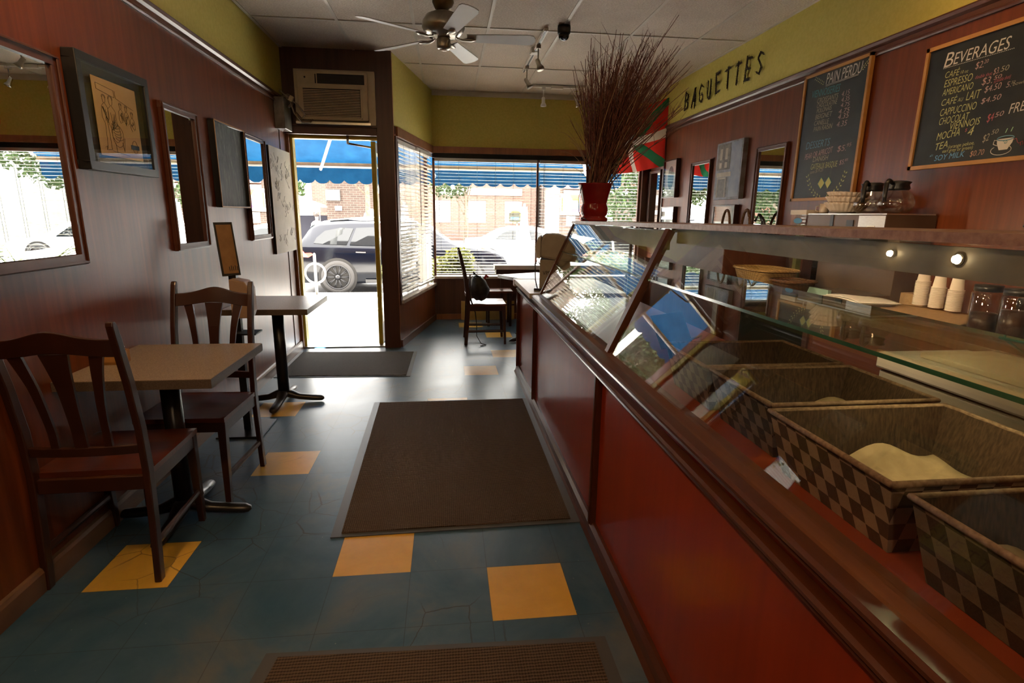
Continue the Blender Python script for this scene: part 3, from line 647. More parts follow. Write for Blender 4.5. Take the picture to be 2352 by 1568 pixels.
# backpack hanging on the far chair
t = thing('backpack', 'black backpack hanging on the far chair by the window', 'bag', (0.335, 6.02, 0.50), 0.2)
FAB = noisy('black_nylon', (0.012, 0.011, 0.011), (0.035, 0.032, 0.030), 22, 0.6, 4, 0.3)
m = MB()
def bag(u, v):
    th = 2*PI*u; z = v; rx_ = 0.105*(math.sin(PI*min(1, max(0.0, z*0.93+0.05))))**0.45; ry_ = 0.15*(math.sin(PI*min(1, max(0, z*0.86+0.08))))**0.4
    return (rx_*math.cos(th)*(1+0.06*math.sin(6*th))+0.02*(1-z), ry_*math.sin(th), 0.26*z-0.02+0.004*math.sin(5*th+9*z))
m.sheet(bag, 24, 14); m.build('pack_body', FAB, t)
m = MB(); m.sheet(lambda u, v: (0.085+0.05*math.sin(PI*u)*math.sin(PI*v), -0.09+0.18*u, 0.02+0.14*v), 10, 8); m.build('front_pocket', FAB, t, solid=0.004)
m = MB(); m.tube([(-0.05, -0.10, 0.23), (-0.115, -0.11, 0.27), (-0.12, -0.115, 0.16), (-0.11, -0.12, 0.0), (-0.06, -0.12, -0.14), (-0.045, -0.12, -0.28), (-0.05, -0.14, -0.40), (-0.01, -0.18, -0.478), (0.04, -0.20, -0.492), (-0.03, -0.22, -0.494)], [0.015, 0.016, 0.016, 0.015, 0.010, 0.007, 0.006, 0.006, 0.006, 0.005], 8, 0, True, 0.4); m.tube([(-0.02, -0.05, 0.24), (-0.06, -0.05, 0.29), (-0.03, 0.05, 0.25)], 0.008, 6); m.build('strap', FAB, t)
m = MB(); m.tube([(0.06, -0.02, 0.20), (0.09, -0.03, 0.25), (0.11, -0.02, 0.23)], 0.014, 8); m.build('red_tab', mat('red_fabric', (0.35, 0.02, 0.03), 0.7), t)
# side table and a second black base beside the counter end
t = thing('side_table', 'small dark wooden table in the window corner behind the backpack chair', 'table', (0.66, 7.03, 0))
m = MB(); m.box(-0.17, 0.17, -0.16, 0.16, 0.43, 0.455); m.build('tabletop', W_SEAT, t, 0.003)
for sx in (-1, 1):
    for sy in (-1, 1): m = MB(); m.box(sx*0.14-0.015, sx*0.14+0.015, sy*0.13-0.015, sy*0.13+0.015, 0, 0.43); m.build('leg', W_CHAIR, t)
t = thing('pedestal_base', 'black iron pedestal table mostly hidden behind the counter end', 'table', (0.95, 6.1, 0), 0.5)
for k in range(4):
    m = MB(Matrix.Rotation(k*PI/2, 4, 'Z')); m.tube([(0, 0, 0.07), (0.11, 0, 0.04), (0.25, 0, 0.026), (0.31, 0, 0.018)], [0.045, 0.03, 0.03, 0.004], 10, 0, True, 0.75); m.build('foot', TBASE, t)
m = MB(); m.cyl((0, 0, 0.05), (0, 0, 0.70), 0.04); m.build('column', TBASE, t)
m = MB(); m.box(-0.28, 0.28, -0.28, 0.28, 0.70, 0.735); m.build('tabletop', [TEDGE], t)
# window shelf board and low wooden panel
t = thing('window_shelf', 'white ledge board in front of the window sill, dark underneath', 'shelf', (1.5, 7.28, 0.64))
m = MB(); m.box(-0.88, 1.1, -0.13, 0.08, 0.06, 0.115); m.build('board', noisy('white_ledge', (0.60, 0.58, 0.56), (0.72, 0.70, 0.68), 8, 0.3), t)
m = MB(); m.box(-0.86, 1.1, -0.11, 0.08, 0.0, 0.06); m.box(-0.80, -0.76, -0.09, -0.05, -0.64, 0.0); m.box(0.9, 0.94, -0.09, -0.05, -0.64, 0.0); m.build('support_frame', W_CHAIR, t)
m = MB(); m.box(-0.36, 0.36, -0.02, 0.016, 0.0, 0.255, 0); m.box(-0.30, 0.36, -0.024, -0.019, 0.195, 0.215, 1); m.box(-0.02, -0.014, -0.022, -0.019, 0, 0.25, 1)
o = m.build('access_panel', [noisy('varnished_ply', (0.40, 0.25, 0.07), (0.52, 0.34, 0.11), 5, 0.3), W_CHAIR]); o.location = (0.545, 7.365, 0.0); tag(o, 'low varnished plywood panel on the wall behind the backpack chair', 'panel')

# ================================================================ MATS
def rib_mat(name, c1, c2, sc):
    m = mat(name, c1, 0.95, spec=0.1); q = N(m); v = q.coord((1, 1, 1)); f = q.noise(v, 120, 3); f2 = q.noise(v, 3, 4)
    wv = q.n('ShaderNodeTexWave', wave_type='BANDS', bands_direction='Y'); wv.inputs['Scale'].default_value = sc; wv.inputs['Distortion'].default_value = 1.2; wv.inputs['Detail'].default_value = 1; q.l(v, wv.inputs['Vector'])
    wx = q.n('ShaderNodeTexWave', wave_type='BANDS', bands_direction='X'); wx.inputs['Scale'].default_value = sc*1.3; wx.inputs['Distortion'].default_value = 0.5; q.l(v, wx.inputs['Vector'])
    h = q.math('MULTIPLY', q.math('ADD', wv.outputs['Fac'], q.math('MULTIPLY', wx.outputs['Fac'], 0.5)), q.math('ADD', f, 0.3))
    c = q.ramp(h, [(0.25, c1), (0.8, c2)]); c = q.mix(q.math('MULTIPLY', f2, 0.3), c, c2); q.l(c, q.b.inputs['Base Color']); q.bump(h, 0.7, 0.006)
    return m
MB1 = rib_mat('brown_ribbed_carpet', (0.032, 0.022, 0.015), (0.115, 0.080, 0.055), 26); MG = rib_mat('charcoal_speckled_carpet', (0.030, 0.028, 0.027), (0.15, 0.14, 0.13), 60)
RUB = mat('rubber_edge', (0.06, 0.06, 0.062), 0.45)
def floor_mat_obj(cs_, mt, label, edge=0.022):
    cx = sum(p[0] for p in cs_)/4; cy_ = sum(p[1] for p in cs_)/4
    t = thing('floor_mat', label, 'mat', (cx, cy_, 0.001)); L_ = [(p[0]-cx, p[1]-cy_) for p in cs_]
    m = MB(); m.prism(L_, 0, 0.004, 'z'); m.build('rubber_border', RUB, t)
    k = [(a*(1-2*edge/abs(a)) if abs(a) > 0.1 else a, b*(1-1.2*edge/abs(b)) if abs(b) > 0.1 else b) for a, b in L_]
    m = MB(); m.prism(k, 0.003, 0.010, 'z'); m.build('carpet_pile', mt, t)
floor_mat_obj([(-0.528, 2.235), (0.605, 2.255), (0.612, 4.035), (-0.56, 4.03)], MB1, 'large dark brown ribbed mat beside the counter')
floor_mat_obj([(-1.505, 4.76), (-0.335, 4.71), (-0.32, 5.60), (-1.505, 5.66)], MG, 'charcoal speckled doormat just inside the street door', 0.018)
floor_mat_obj([(-0.80, 0.10), (0.52, 0.10), (0.517, 1.545), (-0.60, 1.585)], MB1, 'brown ribbed mat at the bottom edge, nearest the camera')

# ================================================================ CHALKBOARD WRITING (text, u, v, width, rise, height, colour)
BOARD_A = [
('PAIN PERDU',0.236,2.303,0.340,-0.001,0.070,'w'),
('VIENNOISERIES',0.101,2.239,0.289,-0.010,0.048,'t'),
('CROISSANTS',0.167,2.192,0.214,-0.005,0.033,'c'),
('4.15',0.415,2.189,0.074,-0.001,0.034,'p'),
('CHOCOLATINE',0.171,2.160,0.208,-0.007,0.031,'c'),
('4.35',0.419,2.154,0.078,-0.001,0.030,'p'),
('POLONAIS',0.175,2.126,0.155,-0.002,0.029,'c'),
('4.75',0.419,2.122,0.086,-0.005,0.027,'p'),
('BEIGNET',0.169,2.084,0.175,-0.002,0.033,'c'),
('4.75',0.407,2.083,0.105,-0.002,0.029,'p'),
('CANELLE',0.165,2.044,0.155,-0.006,0.033,'c'),
('4.35',0.408,2.048,0.103,-0.003,0.033,'p'),
('PAIN RAISIN',0.166,2.003,0.197,-0.002,0.033,'c'),
('4.35',0.405,2.000,0.099,-0.001,0.034,'p'),
('DESSERTS',0.104,1.889,0.258,0.001,0.049,'b'),
('PEAR OR APRICOT',0.106,1.816,0.294,0.024,0.040,'p'),
('$5.',0.445,1.840,0.084,-0.002,0.038,'p'),
('95',0.533,1.860,0.042,0.001,0.023,'p'),
('DANISH',0.202,1.793,0.162,0.003,0.034,'c'),
('GATEAUX BASQUE',0.182,1.742,0.284,0.001,0.039,'y'),
('$5.',0.484,1.752,0.049,0.001,0.031,'p'),
('85',0.535,1.770,0.029,0.002,0.016,'p'),
('sans $19.25',0.188,1.713,0.141,0.010,0.023,'c'),
]
BOARD_B = [
('B',0.118,2.181,0.052,0.000,0.071,'w'),
('EVERAGES',0.174,2.184,0.295,-0.001,0.056,'w'),
('CAFÉ',0.138,2.126,0.083,-0.001,0.031,'y'),
('10 oz',0.228,2.128,0.043,-0.002,0.015,'y'),
('$2.',0.307,2.131,0.044,-0.001,0.032,'p'),
('20',0.350,2.146,0.023,-0.000,0.017,'p'),
('ESPRESSO',0.142,2.080,0.160,0.001,0.036,'y'),
('double shot',0.318,2.083,0.086,0.000,0.017,'r'),
('$3.',0.410,2.082,0.030,0.002,0.028,'p'),
('50',0.445,2.087,0.040,0.000,0.024,'c'),
('AMERICANO',0.140,2.038,0.174,0.002,0.033,'y'),
('$3.',0.359,2.047,0.053,-0.002,0.033,'p'),
('50',0.418,2.058,0.039,0.001,0.018,'p'),
('(Double shot)',0.423,2.043,0.079,0.005,0.017,'r'),
('CAFÉ',0.145,1.988,0.090,-0.000,0.033,'y'),
('AU',0.241,1.992,0.029,-0.001,0.019,'y'),
('LAIT',0.287,1.990,0.077,-0.001,0.041,'y'),
('$4.50',0.381,2.008,0.083,0.003,0.029,'p'),
('5.',0.488,2.009,0.023,-0.000,0.025,'p'),
('50',0.511,2.020,0.018,-0.000,0.013,'c'),
('bowl',0.520,2.010,0.051,0.001,0.016,'c'),
('CAPPUCCINO',0.148,1.937,0.205,0.002,0.036,'y'),
('$4.50',0.374,1.958,0.100,0.004,0.025,'p'),
('CHOCOLAT',0.151,1.892,0.172,0.003,0.036,'y'),
('VIENNOIS',0.223,1.859,0.166,0.004,0.034,'y'),
('$4',0.424,1.866,0.032,0.003,0.037,'r'),
('50',0.461,1.882,0.043,0.003,0.022,'p'),
('FRESH',0.527,1.887,0.129,0.008,0.044,'w'),
('MOCHA',0.153,1.815,0.134,0.009,0.038,'y'),
('$',0.315,1.837,0.011,0.001,0.016,'r'),
('4',0.332,1.811,0.032,0.009,0.042,'y'),
('TEA',0.155,1.763,0.074,0.010,0.036,'y'),
('(orange pekoe,',0.235,1.765,0.145,0.005,0.018,'y'),
('earl grey or green)',0.204,1.747,0.172,0.002,0.017,'y'),
('*',0.127,1.722,0.023,0.002,0.022,'b'),
('SOY MILK',0.161,1.709,0.176,0.007,0.028,'B'),
('$0.70',0.368,1.712,0.074,0.003,0.027,'o'),
('$2',0.422,1.773,0.031,0.007,0.034,'c'),
('50',0.461,1.804,0.034,0.003,0.021,'c'),
('11',0.529,1.803,0.036,0.004,0.019,'g'),
]

CH = {k: mat('chalk_'+n, c, 0.9) for k, n, c in (('w', 'white', (0.62, 0.60, 0.56)), ('t', 'teal', (0.07, 0.28, 0.33)), ('c', 'cream', (0.42, 0.38, 0.27)), ('p', 'pink', (0.52, 0.34, 0.32)), ('b', 'blue', (0.16, 0.33, 0.44)), ('y', 'yellow_green', (0.52, 0.53, 0.22)), ('r', 'red', (0.50, 0.12, 0.14)), ('B', 'bright_blue', (0.14, 0.36, 0.62)), ('o', 'orange', (0.55, 0.30, 0.20)), ('g', 'green', (0.35, 0.62, 0.35)))}
BRD = noisy('chalkboard', (0.010, 0.013, 0.014), (0.028, 0.032, 0.033), 3, 0.55, 6)
def sprig(m, pts, n, L_, sgn, mi=0):
    pts = [Vector((p[0], p[1])) for p in pts]
    def at(s):
        k = s*(len(pts)-1); i = min(int(k), len(pts)-2); return pts[i].lerp(pts[i+1], k-i)
    for i in range(n):
        p = at(i/(n-1)); d = (at(min(1, i/(n-1)+0.05))-at(max(0, i/(n-1)-0.05))).normalized()
        for sd in (-1, 1):
            e = Matrix.Rotation(sd*0.75, 2) @ (d*sgn); nn = Vector((-e.y, e.x)); q0 = p+e*0.004; q1 = p+e*L_
            mid = (q0+q1)/2
            m.add([(v.x, -0.0015, v.y) for v in (q0, mid+nn*L_*0.2, q1, mid-nn*L_*0.2)], [(0, 1, 2, 3)], mi)
def board(name, label, loc, W_, H_, texts, extra):
    t = thing(name, label, 'menu board', loc, -PI/2, 'chalkboard menus on the right wall')
    m = MB(); m.box(0.018, W_-0.018, 0.0, 0.008, 0.018, H_-0.018); m.build('slate', BRD, t)
    m = MB()
    for (a, b, c_, d) in ((0, W_, 0, 0.02), (0, W_, H_-0.02, H_), (0, 0.02, 0, H_), (W_-0.02, W_, 0, H_)): m.box(a, b, -0.010, 0.014, c_, d)
    m.build('frame', W_HONEY, t)
    mb = {}
    for (s, u, v, wd, rise, h, k) in texts:
        if u > W_-0.03: continue
        q_ = MB(); put_text(q_, s, u, v-loc[2], wd, h, rise/max(wd, 0.01), 0, -0.001, -0.010 if k not in 'wB' else -0.004, 0.70); q_.build('chalk_line', CH[k], t)
    for k in CH: mb[k] = MB()
    extra(mb, loc[2])
    for k in mb:
        if mb[k].v: mb[k].build({'w': 'white', 't': 'teal', 'c': 'cream', 'p': 'pink', 'b': 'blue', 'y': 'yellow', 'r': 'red', 'B': 'bright_blue', 'o': 'orange', 'g': 'green'}[k]+'_chalk_drawing', CH[k], t)
    return t
def ex_a(mb, z0):
    y = mb['y']; Z = -0.0012
    for a in ([(0.288, 1.640), (0.322, 1.682), (0.362, 1.642), (0.328, 1.601)], [(0.364, 1.642), (0.398, 1.682), (0.432, 1.642), (0.398, 1.602)]):
        y.add([(p[0], Z, p[1]-z0) for p in a], [(0, 1, 2, 3)])
        mb['t'].tube([(p[0], Z, p[1]-z0) for p in a+a[:1]], 0.0018, 4)
    sprig(y, [(0.17, 1.690-z0), (0.207, 1.62-z0), (0.27, 1.57-z0), (0.335, 1.540-z0)], 8, 0.026, -1)
    sprig(y, [(0.553, 1.690-z0), (0.530, 1.63-z0), (0.475, 1.578-z0), (0.400, 1.543-z0)], 8, 0.026, -1)
    sprig(y, [(0.124, 2.363-z0), (0.216, 2.312-z0)], 6, 0.018, -1); sprig(y, [(0.572, 2.318-z0), (0.632, 2.363-z0)], 6, 0.018, 1)
    for p in ([(0.238, 2.290), (0.548, 2.293)], [(0.237, 2.298), (0.55, 2.299)]): mb['w'].tube([(q_[0], Z, q_[1]-z0) for q_ in p], 0.0014, 4)
def ex_b(mb, z0):
    Z = -0.0012; wv = mb['w']; F = lambda L_: [(p[0], Z, p[1]-z0) for p in L_]
    wv.add(F([(0.497, 1.778), (0.578, 1.778), (0.574, 1.757), (0.560, 1.735), (0.556, 1.727), (0.515, 1.727), (0.511, 1.735), (0.500, 1.757)]), [tuple(range(8))])
    el = [(0.5375+0.0405*math.cos(a), 1.779+0.010*math.sin(a)) for a in [k*PI/12 for k in range(25)]]; mb['b'].tube(F(el), 0.0022, 4)
    wv.tube(F([(0.500, 1.772), (0.484, 1.775), (0.482, 1.757), (0.503, 1.748)]), 0.0018, 4)
    el = [(0.525+0.050*math.cos(a), 1.727+0.022*math.sin(a)) for a in [PI*0.75+k*PI*1.5/16 for k in range(17)]]; wv.tube(F(el), 0.0018, 4)
    sp_ = [(0.540+0.012*s*math.cos(9*s), 1.760+0.010*s*math.sin(9*s)) for s in [k/14 for k in range(15)]]; mb['t'].tube(F(sp_), 0.0012, 4)
    mb['r'].tube(F([(0.578, 1.768), (0.590, 1.772), (0.598, 1.755), (0.606, 1.748), (0.612, 1.752)]), 0.0013, 4); mb['r'].tube(F([(0.612, 1.752), (0.622, 1.756), (0.626, 1.742), (0.614, 1.738), (0.612, 1.752)]), 0.0013, 4)
    for k in range(44): u = 0.118+k*0.0086; wv.box(u, u+0.004, Z-0.0003, Z+0.0003, 2.176-z0, 2.179-z0)
board('chalkboard_menu', 'tall narrow chalkboard headed PAIN PERDU on the right wall', (2.618, 4.045, 1.525), 0.655, 0.875, BOARD_A, ex_a)
board('chalkboard_menu', 'large chalkboard headed BEVERAGES, cut off by the right frame edge', (2.618, 2.975, 1.672), 1.02, 0.630, BOARD_B, ex_b)

# twig letters on the yellow wall
LT = {'B': [[(0, 0), (0, 1)], [(0, 1), (.5, .85), (.45, .6), (0, .52)], [(0, .52), (.55, .4), (.5, .1), (0, 0)]], 'A': [[(0, 0), (.32, 1)], [(.32, 1), (.62, 0)], [(.12, .35), (.5, .35)]],
      'G': [[(.6, .85), (.3, 1), (0, .6), (.08, .15), (.4, 0), (.6, .2), (.55, .45), (.3, .45)]], 'U': [[(0, 1), (.02, .2), (.25, 0), (.5, .2), (.5, 1)]], 'E': [[(0, 0), (0, 1)], [(0, 1), (.5, 1)], [(0, .52), (.4, .52)], [(0, 0), (.5, 0)]],
      'T': [[(.3, 0), (.3, 1)], [(0, .95), (.65, 1)]], 'S': [[(.55, .88), (.25, 1), (0, .75), (.28, .5), (.55, .28), (.3, 0), (0, .12)]]}
TWL = noisy('dark_twig_bundle', (0.018, 0.012, 0.009), (0.07, 0.04, 0.028), 60, 0.8)
r = random.Random(9)
for i, ch in enumerate('BAGUETTES'):
    t = MB(); H_ = 0.17; W_ = 0.13
    for st_ in LT[ch]:
        for rep in range(7):
            o_ = Vector((r.gauss(0, 0.006), 0, r.gauss(0, 0.006))); pts = []
            for k, (a, b) in enumerate(st_):
                pts.append(Vector((a*W_, -0.012-r.random()*0.012, b*H_))+o_)
            d0 = (pts[0]-pts[1]).normalized(); pts = [pts[0]+d0*r.uniform(0, 0.02)]+pts+[pts[-1]-(pts[-2]-pts[-1]).normalized()*r.uniform(0, 0.02)]
            t.tube(pts, 0.0022, 4, 0, False)
        for rep in range(46):
            k = r.randrange(len(st_)-1); s = r.random(); p = Vector((st_[k][0]*(1-s)+st_[k+1][0]*s, 0, st_[k][1]*(1-s)+st_[k+1][1]*s)); p = Vector((p.x*W_, -0.014, p.z*H_))
            d = Vector((r.uniform(-1, 1), r.uniform(-0.5, 0.1), r.uniform(-0.6, 1))).normalized()*r.uniform(0.012, 0.035); t.tube([p-d*0.4, p+d], [0.0014, 0.0005], 3, 0, False)
    ob = t.build('wall_letter', TWL); u = 0.02+i*0.178
    ob.location = (2.638, 6.20-u, 2.545+0.03*(i > 3)); ob.rotation_euler = (0, r.uniform(-0.12, 0.12), -PI/2)
    nth = {'B': 'letter B, first of the word on the yellow wall', 'A': 'letter A, second of the word on the yellow wall', 'G': 'letter G, third of the word on the yellow wall', 'U': 'letter U, fourth of the word on the yellow wall', 'S': 'letter S, last of the word on the yellow wall'}.get(ch)
    if ch == 'E': nth = 'first letter E of the word, right after the U' if i < 6 else 'second letter E of the word, just before the S'
    if ch == 'T': nth = 'first letter T of the word on the yellow wall' if i == 5 else 'second letter T of the word on the yellow wall'
    tag(ob, 'dark twig '+nth, 'letter', 'dark twig letters spelling BAGUETTES')

# ================================================================ THINGS HUNG ON THE WALLS
def framed(name, label, cat, side, y0, y1, z0, z1, fr, fm, inner, depth=0.03, mirror=False, x=None, group=None, tilt=0.0, lip=0.0, front=None):
    """side -1 = left wall (faces +X), +1 = right wall (faces -X)"""
    W_, H_ = abs(y1-y0), z1-z0
    if side < 0: loc = ((x if x is not None else -1.529), min(y0, y1), z0); rot = PI/2
    else: loc = ((x if x is not None else 2.639), max(y0, y1), z0); rot = -PI/2
    t = thing(name, label, cat, loc, (tilt, 0, rot), group)
    m = MB()
    for (a, b, c_, d) in ((0, W_, 0, fr), (0, W_, H_-fr, H_), (0, fr, fr, H_-fr), (W_-fr, W_, fr, H_-fr)): m.box(a, b, -depth, 0, c_, d)
    if lip:
        for (a, b, c_, d) in ((0.004, W_-0.004, 0.004, lip), (0.004, W_-0.004, H_-lip, H_-0.004), (0.004, lip, lip, H_-lip), (W_-lip, W_-0.004, lip, H_-lip)): m.box(a, b, -depth-0.008, -depth, c_, d)
    m.build('frame', fm, t, 0.003)
    if front:
        m = MB()
        for (a, b, c_, d) in ((0, W_, 0, 0.008), (0, W_, H_-0.008, H_), (0, 0.008, 0, H_), (W_-0.008, W_, 0, H_)): m.box(a, b, -depth-0.002, -depth+0.001, c_, d)
        m.build('gold_edge', front, t)
    m = MB(); yy = -depth*0.45 if mirror else -depth*0.5
    m.box(fr*0.8, W_-fr*0.8, yy, yy+0.004, fr*0.8, H_-fr*0.8); m.build('mirror_glass' if mirror else 'picture', inner, t)
    return t, W_, H_
GM = 'wood-framed mirrors on the panelled walls'
framed('wall_mirror', 'large wood-framed mirror at the left edge of the photo', 'mirror', -1, 1.92, 2.535, 1.175, 1.985, 0.040, W_TRIM, MIRROR, 0.022, True, group=GM, lip=0.012)
framed('wall_mirror', 'wood-framed mirror between the black framed sketch and the dark textured picture', 'mirror', -1, 3.34, 3.775, 1.175, 1.975, 0.036, W_TRIM, MIRROR, 0.022, True, group=GM, lip=0.012)
framed('wall_mirror', 'wood-framed mirror beside the white drawing board near the door', 'mirror', -1, 4.585, 5.075, 1.175, 1.985, 0.036, W_TRIM, MIRROR, 0.022, True, group=GM, lip=0.012)
framed('wall_mirror', 'narrow wood-framed mirror right of the two small pictures, right wall', 'mirror', 1, 5.885, 5.435, 1.10, 1.965, 0.034, W_TRIM, MIRROR, 0.022, True, group=GM, lip=0.012)
framed('wall_mirror', 'wood-framed mirror just left of the tall chalkboard', 'mirror', 1, 4.605, 4.175, 1.10, 1.975, 0.034, W_TRIM, MIRROR, 0.022, True, group=GM, lip=0.012)
framed('wall_mirror', 'slim wood-framed mirror in the window corner below the flag', 'mirror', 1, 7.38, 6.99, 1.10, 1.985, 0.034, W_TRIM, MIRROR, 0.022, True, x=2.738, group=GM, lip=0.012)
# framed sketch on the left wall
t, W_, H_ = framed('framed_drawing', 'ink sketch of figures on peach paper in a deep black frame', 'picture', -1, 2.60, 3.16, 1.565, 2.035, 0.036, mat('satin_black_frame', (0.016, 0.017, 0.019), 0.38), noisy('dark_olive_mat', (0.035, 0.033, 0.022), (0.05, 0.047, 0.033), 50, 0.5), 0.052, tilt=0.0)
m = MB(); m.box(0.115, 0.455, -0.036, -0.034, 0.070, 0.395); m.build('paper', noisy('peach_paper', (0.62, 0.39, 0.19), (0.66, 0.43, 0.22), 7, 0.8), t)
m = MB(); r = random.Random(2)
def sk(pts, w_=0.0008): m.tube([(a, -0.0368, b) for a, b in pts], w_, 4, 0, False)
def ell(cx, cz, a, b, n=12, t0=0, t1=2*PI): sk([(cx+a*math.cos(t0+(t1-t0)*k/n), cz+b*math.sin(t0+(t1-t0)*k/n)) for k in range(n+1)])
for (cx, cz, s) in ((0.185, 0.31, 1.0), (0.235, 0.31, 1.25), (0.31, 0.30, 0.75), (0.355, 0.295, 0.75), (0.40, 0.275, 0.75)):
    ell(cx, cz, 0.011*s, 0.016*s); ell(cx, cz+0.006, 0.014*s, 0.014*s, 8, 0, PI)
    sk([(cx-0.004, cz-0.016*s), (cx-0.022*s, cz-0.03*s), (cx-0.028*s, cz-0.075*s), (cx-0.012*s, cz-0.10*s)]); sk([(cx+0.004, cz-0.016*s), (cx+0.022*s, cz-0.032*s), (cx+0.026*s, cz-0.08*s), (cx+0.01*s, cz-0.09*s)])
    for k in range(5): sk([(cx+r.uniform(-.02, .02)*s, cz-r.uniform(.03, .1)*s), (cx+r.uniform(-.02, .02)*s, cz-r.uniform(.03, .1)*s), (cx+r.uniform(-.02, .02)*s, cz-r.uniform(.03, .1)*s)])
sk([(0.175, 0.21), (0.172, 0.14), (0.168, 0.10)]); sk([(0.195, 0.21), (0.198, 0.15), (0.20, 0.10)]); ell(0.262, 0.165, 0.045, 0.05); ell(0.25, 0.18, 0.035, 0.045)
for k in range(6): ell(0.245+0.005*k, 0.215-0.012*k, 0.028, 0.008, 8, PI, 2*PI)
sk([(0.235, 0.13), (0.24, 0.09)]); sk([(0.29, 0.14), (0.30, 0.10), (0.315, 0.16)])
sk([(0.14, 0.37), (0.14, 0.345), (0.27, 0.33), (0.27, 0.36), (0.14, 0.37)]); sk([(0.28, 0.36), (0.28, 0.33), (0.42, 0.30)])
sk([(0.15, 0.105), (0.165, 0.112), (0.16, 0.095), (0.18, 0.098), (0.20, 0.10)]); sk([(0.205, 0.095), (0.25, 0.092), (0.30, 0.088), (0.34, 0.085)]); ell(0.395, 0.13, 0.022, 0.03)
m.build('ink_lines', BLACK, t)
m = MB(); m.box(0.36, 0.43, -0.0375, -0.0365, 0.118, 0.138); m.build('black_label', BLACK, t)
m = MB(); m.box(0.036, W_-0.036, -0.046, -0.044, 0.036, H_-0.036); m.build('glazing', GLASS, t)
# dark textured picture
dk = mat('streaky_dark_canvas', (0.05, 0.06, 0.055), 0.6); q = N(dk); f = q.noise(q.coord((60, 60, 9)), 1.0, 6, 0.7); q.l(q.ramp(f, [(0.35, (0.010, 0.012, 0.012)), (0.52, (0.035, 0.045, 0.040)), (0.72, (0.16, 0.17, 0.14))]), q.b.inputs['Base Color'])
framed('framed_picture', 'dark streaky abstract picture in a thin gold frame', 'picture', -1, 3.985, 4.535, 1.425, 1.985, 0.010, BLACK, dk, 0.04, front=W_HONEY)
# white drawing board at the door
t = thing('drawing_board', 'white board with faint pencil scribbles beside the open door', 'board', (-1.529, 5.165, 1.03), PI/2)
m = MB(); m.box(0, 0.70, -0.022, 0.0, 0.0, 0.93, 1); m.box(0.0, 0.70, -0.024, -0.022, 0, 0.93, 0); m.build('panel', [noisy('off_white_board', (0.52, 0.47, 0.37), (0.62, 0.56, 0.46), 5, 0.55), BLACK], t)
m = MB(); r = random.Random(6)
for (cx, cz, s, n) in ((0.18, 0.78, 0.10, 10), (0.42, 0.74, 0.12, 14), (0.15, 0.60, 0.05, 6), (0.45, 0.42, 0.09, 12), (0.30, 0.13, 0.10, 6), (0.55, 0.16, 0.08, 8), (0.2, 0.52, 0.03, 4)):
    for k in range(n):
        a = Vector((cx+r.gauss(0, s), cz+r.gauss(0, s*0.4))); m.tube([(max(0.02, min(0.68, a.x+0.025*math.cos(j*1.3+k))), -0.0246, a.y+0.03*math.sin(j*1.1+2*k)) for j in range(5)], 0.0009, 3, 0, False)
m.build('pencil_marks', mat('pencil', (0.20, 0.19, 0.18), 0.8), t)
# right-wall pictures
vb = noisy('pale_print', (0.50, 0.52, 0.50), (0.56, 0.57, 0.54), 12, 0.35)
t, W_, H_ = framed('framed_print', 'framed print of a blue egg shape on a pale ground, right wall', 'picture', 1, 6.60, 6.22, 1.615, 2.045, 0.014, W_CHAIR, vb, 0.05)
m = MB(); m.add([(W_*0.5+0.085*math.cos(a), -0.027, H_*0.53+0.13*math.sin(a)) for a in [k*PI/16 for k in range(32)]], [tuple(range(32))]); m.build('blue_oval', noisy('blue_egg_paint', (0.03, 0.09, 0.11), (0.10, 0.22, 0.23), 16, 0.4), t)
m = MB(); m.box(0.014, W_-0.014, -0.045, -0.043, 0.014, H_-0.014); m.build('glazing', GLASS, t)
for (a, b, lab) in ((6.60, 6.22, 'small pale framed picture directly below the blue egg print'), (5.25, 4.84, 'small pale framed picture below the grey blue painting of a facade')):
    t, W_, H_ = framed('framed_print', lab, 'picture', 1, a, b, 1.12, 1.515, 0.014, W_CHAIR, vb, 0.045, group='small low framed pictures')
    m = MB(); m.box(0.014, W_-0.014, -0.040, -0.038, 0.014, H_-0.014); m.build('glazing', GLASS, t)
# painting of a doorway
t = thing('painting', 'unframed grey and blue painting of a building facade with doorway', 'picture', (2.638, 5.265, 1.565), -PI/2)
m = MB(); m.box(0, 0.475, -0.045, 0, 0, 0.515, 0); m.build('canvas', [noisy('blue_grey_canvas', (0.15, 0.15, 0.15), (0.24, 0.25, 0.30), 14, 0.6)], t)
m = MB(); Z = -0.0465
m.box(0.02, 0.26, Z, -0.045, 0.27, 0.50, 0); m.box(0.28, 0.455, Z, -0.045, 0.02, 0.50, 1); m.box(0.05, 0.24, Z, -0.045, 0.02, 0.20, 0)
for a in (0.07, 0.17): m.box(a, a+0.045, Z-0.001, Z, 0.36, 0.46, 2); m.box(a, a+0.045, Z-0.001, Z, 0.285, 0.335, 2)
m.box(0.03, 0.30, Z-0.001, Z, 0.205, 0.245, 2); m.box(0.05, 0.065, Z-0.001, Z, 0.02, 0.20, 2); m.box(0.20, 0.215, Z-0.001, Z, 0.02, 0.20, 2); m.box(0.05, 0.215, Z-0.001, Z, 0.185, 0.20, 2)
m.build('painted_shapes', [noisy('paint_brown_grey', (0.09, 0.08, 0.07), (0.17, 0.15, 0.13), 30, 0.6), noisy('paint_pale_blue', (0.19, 0.22, 0.29), (0.27, 0.29, 0.34), 9, 0.6), noisy('paint_cream', (0.32, 0.27, 0.20), (0.40, 0.34, 0.26), 20, 0.6)], t)

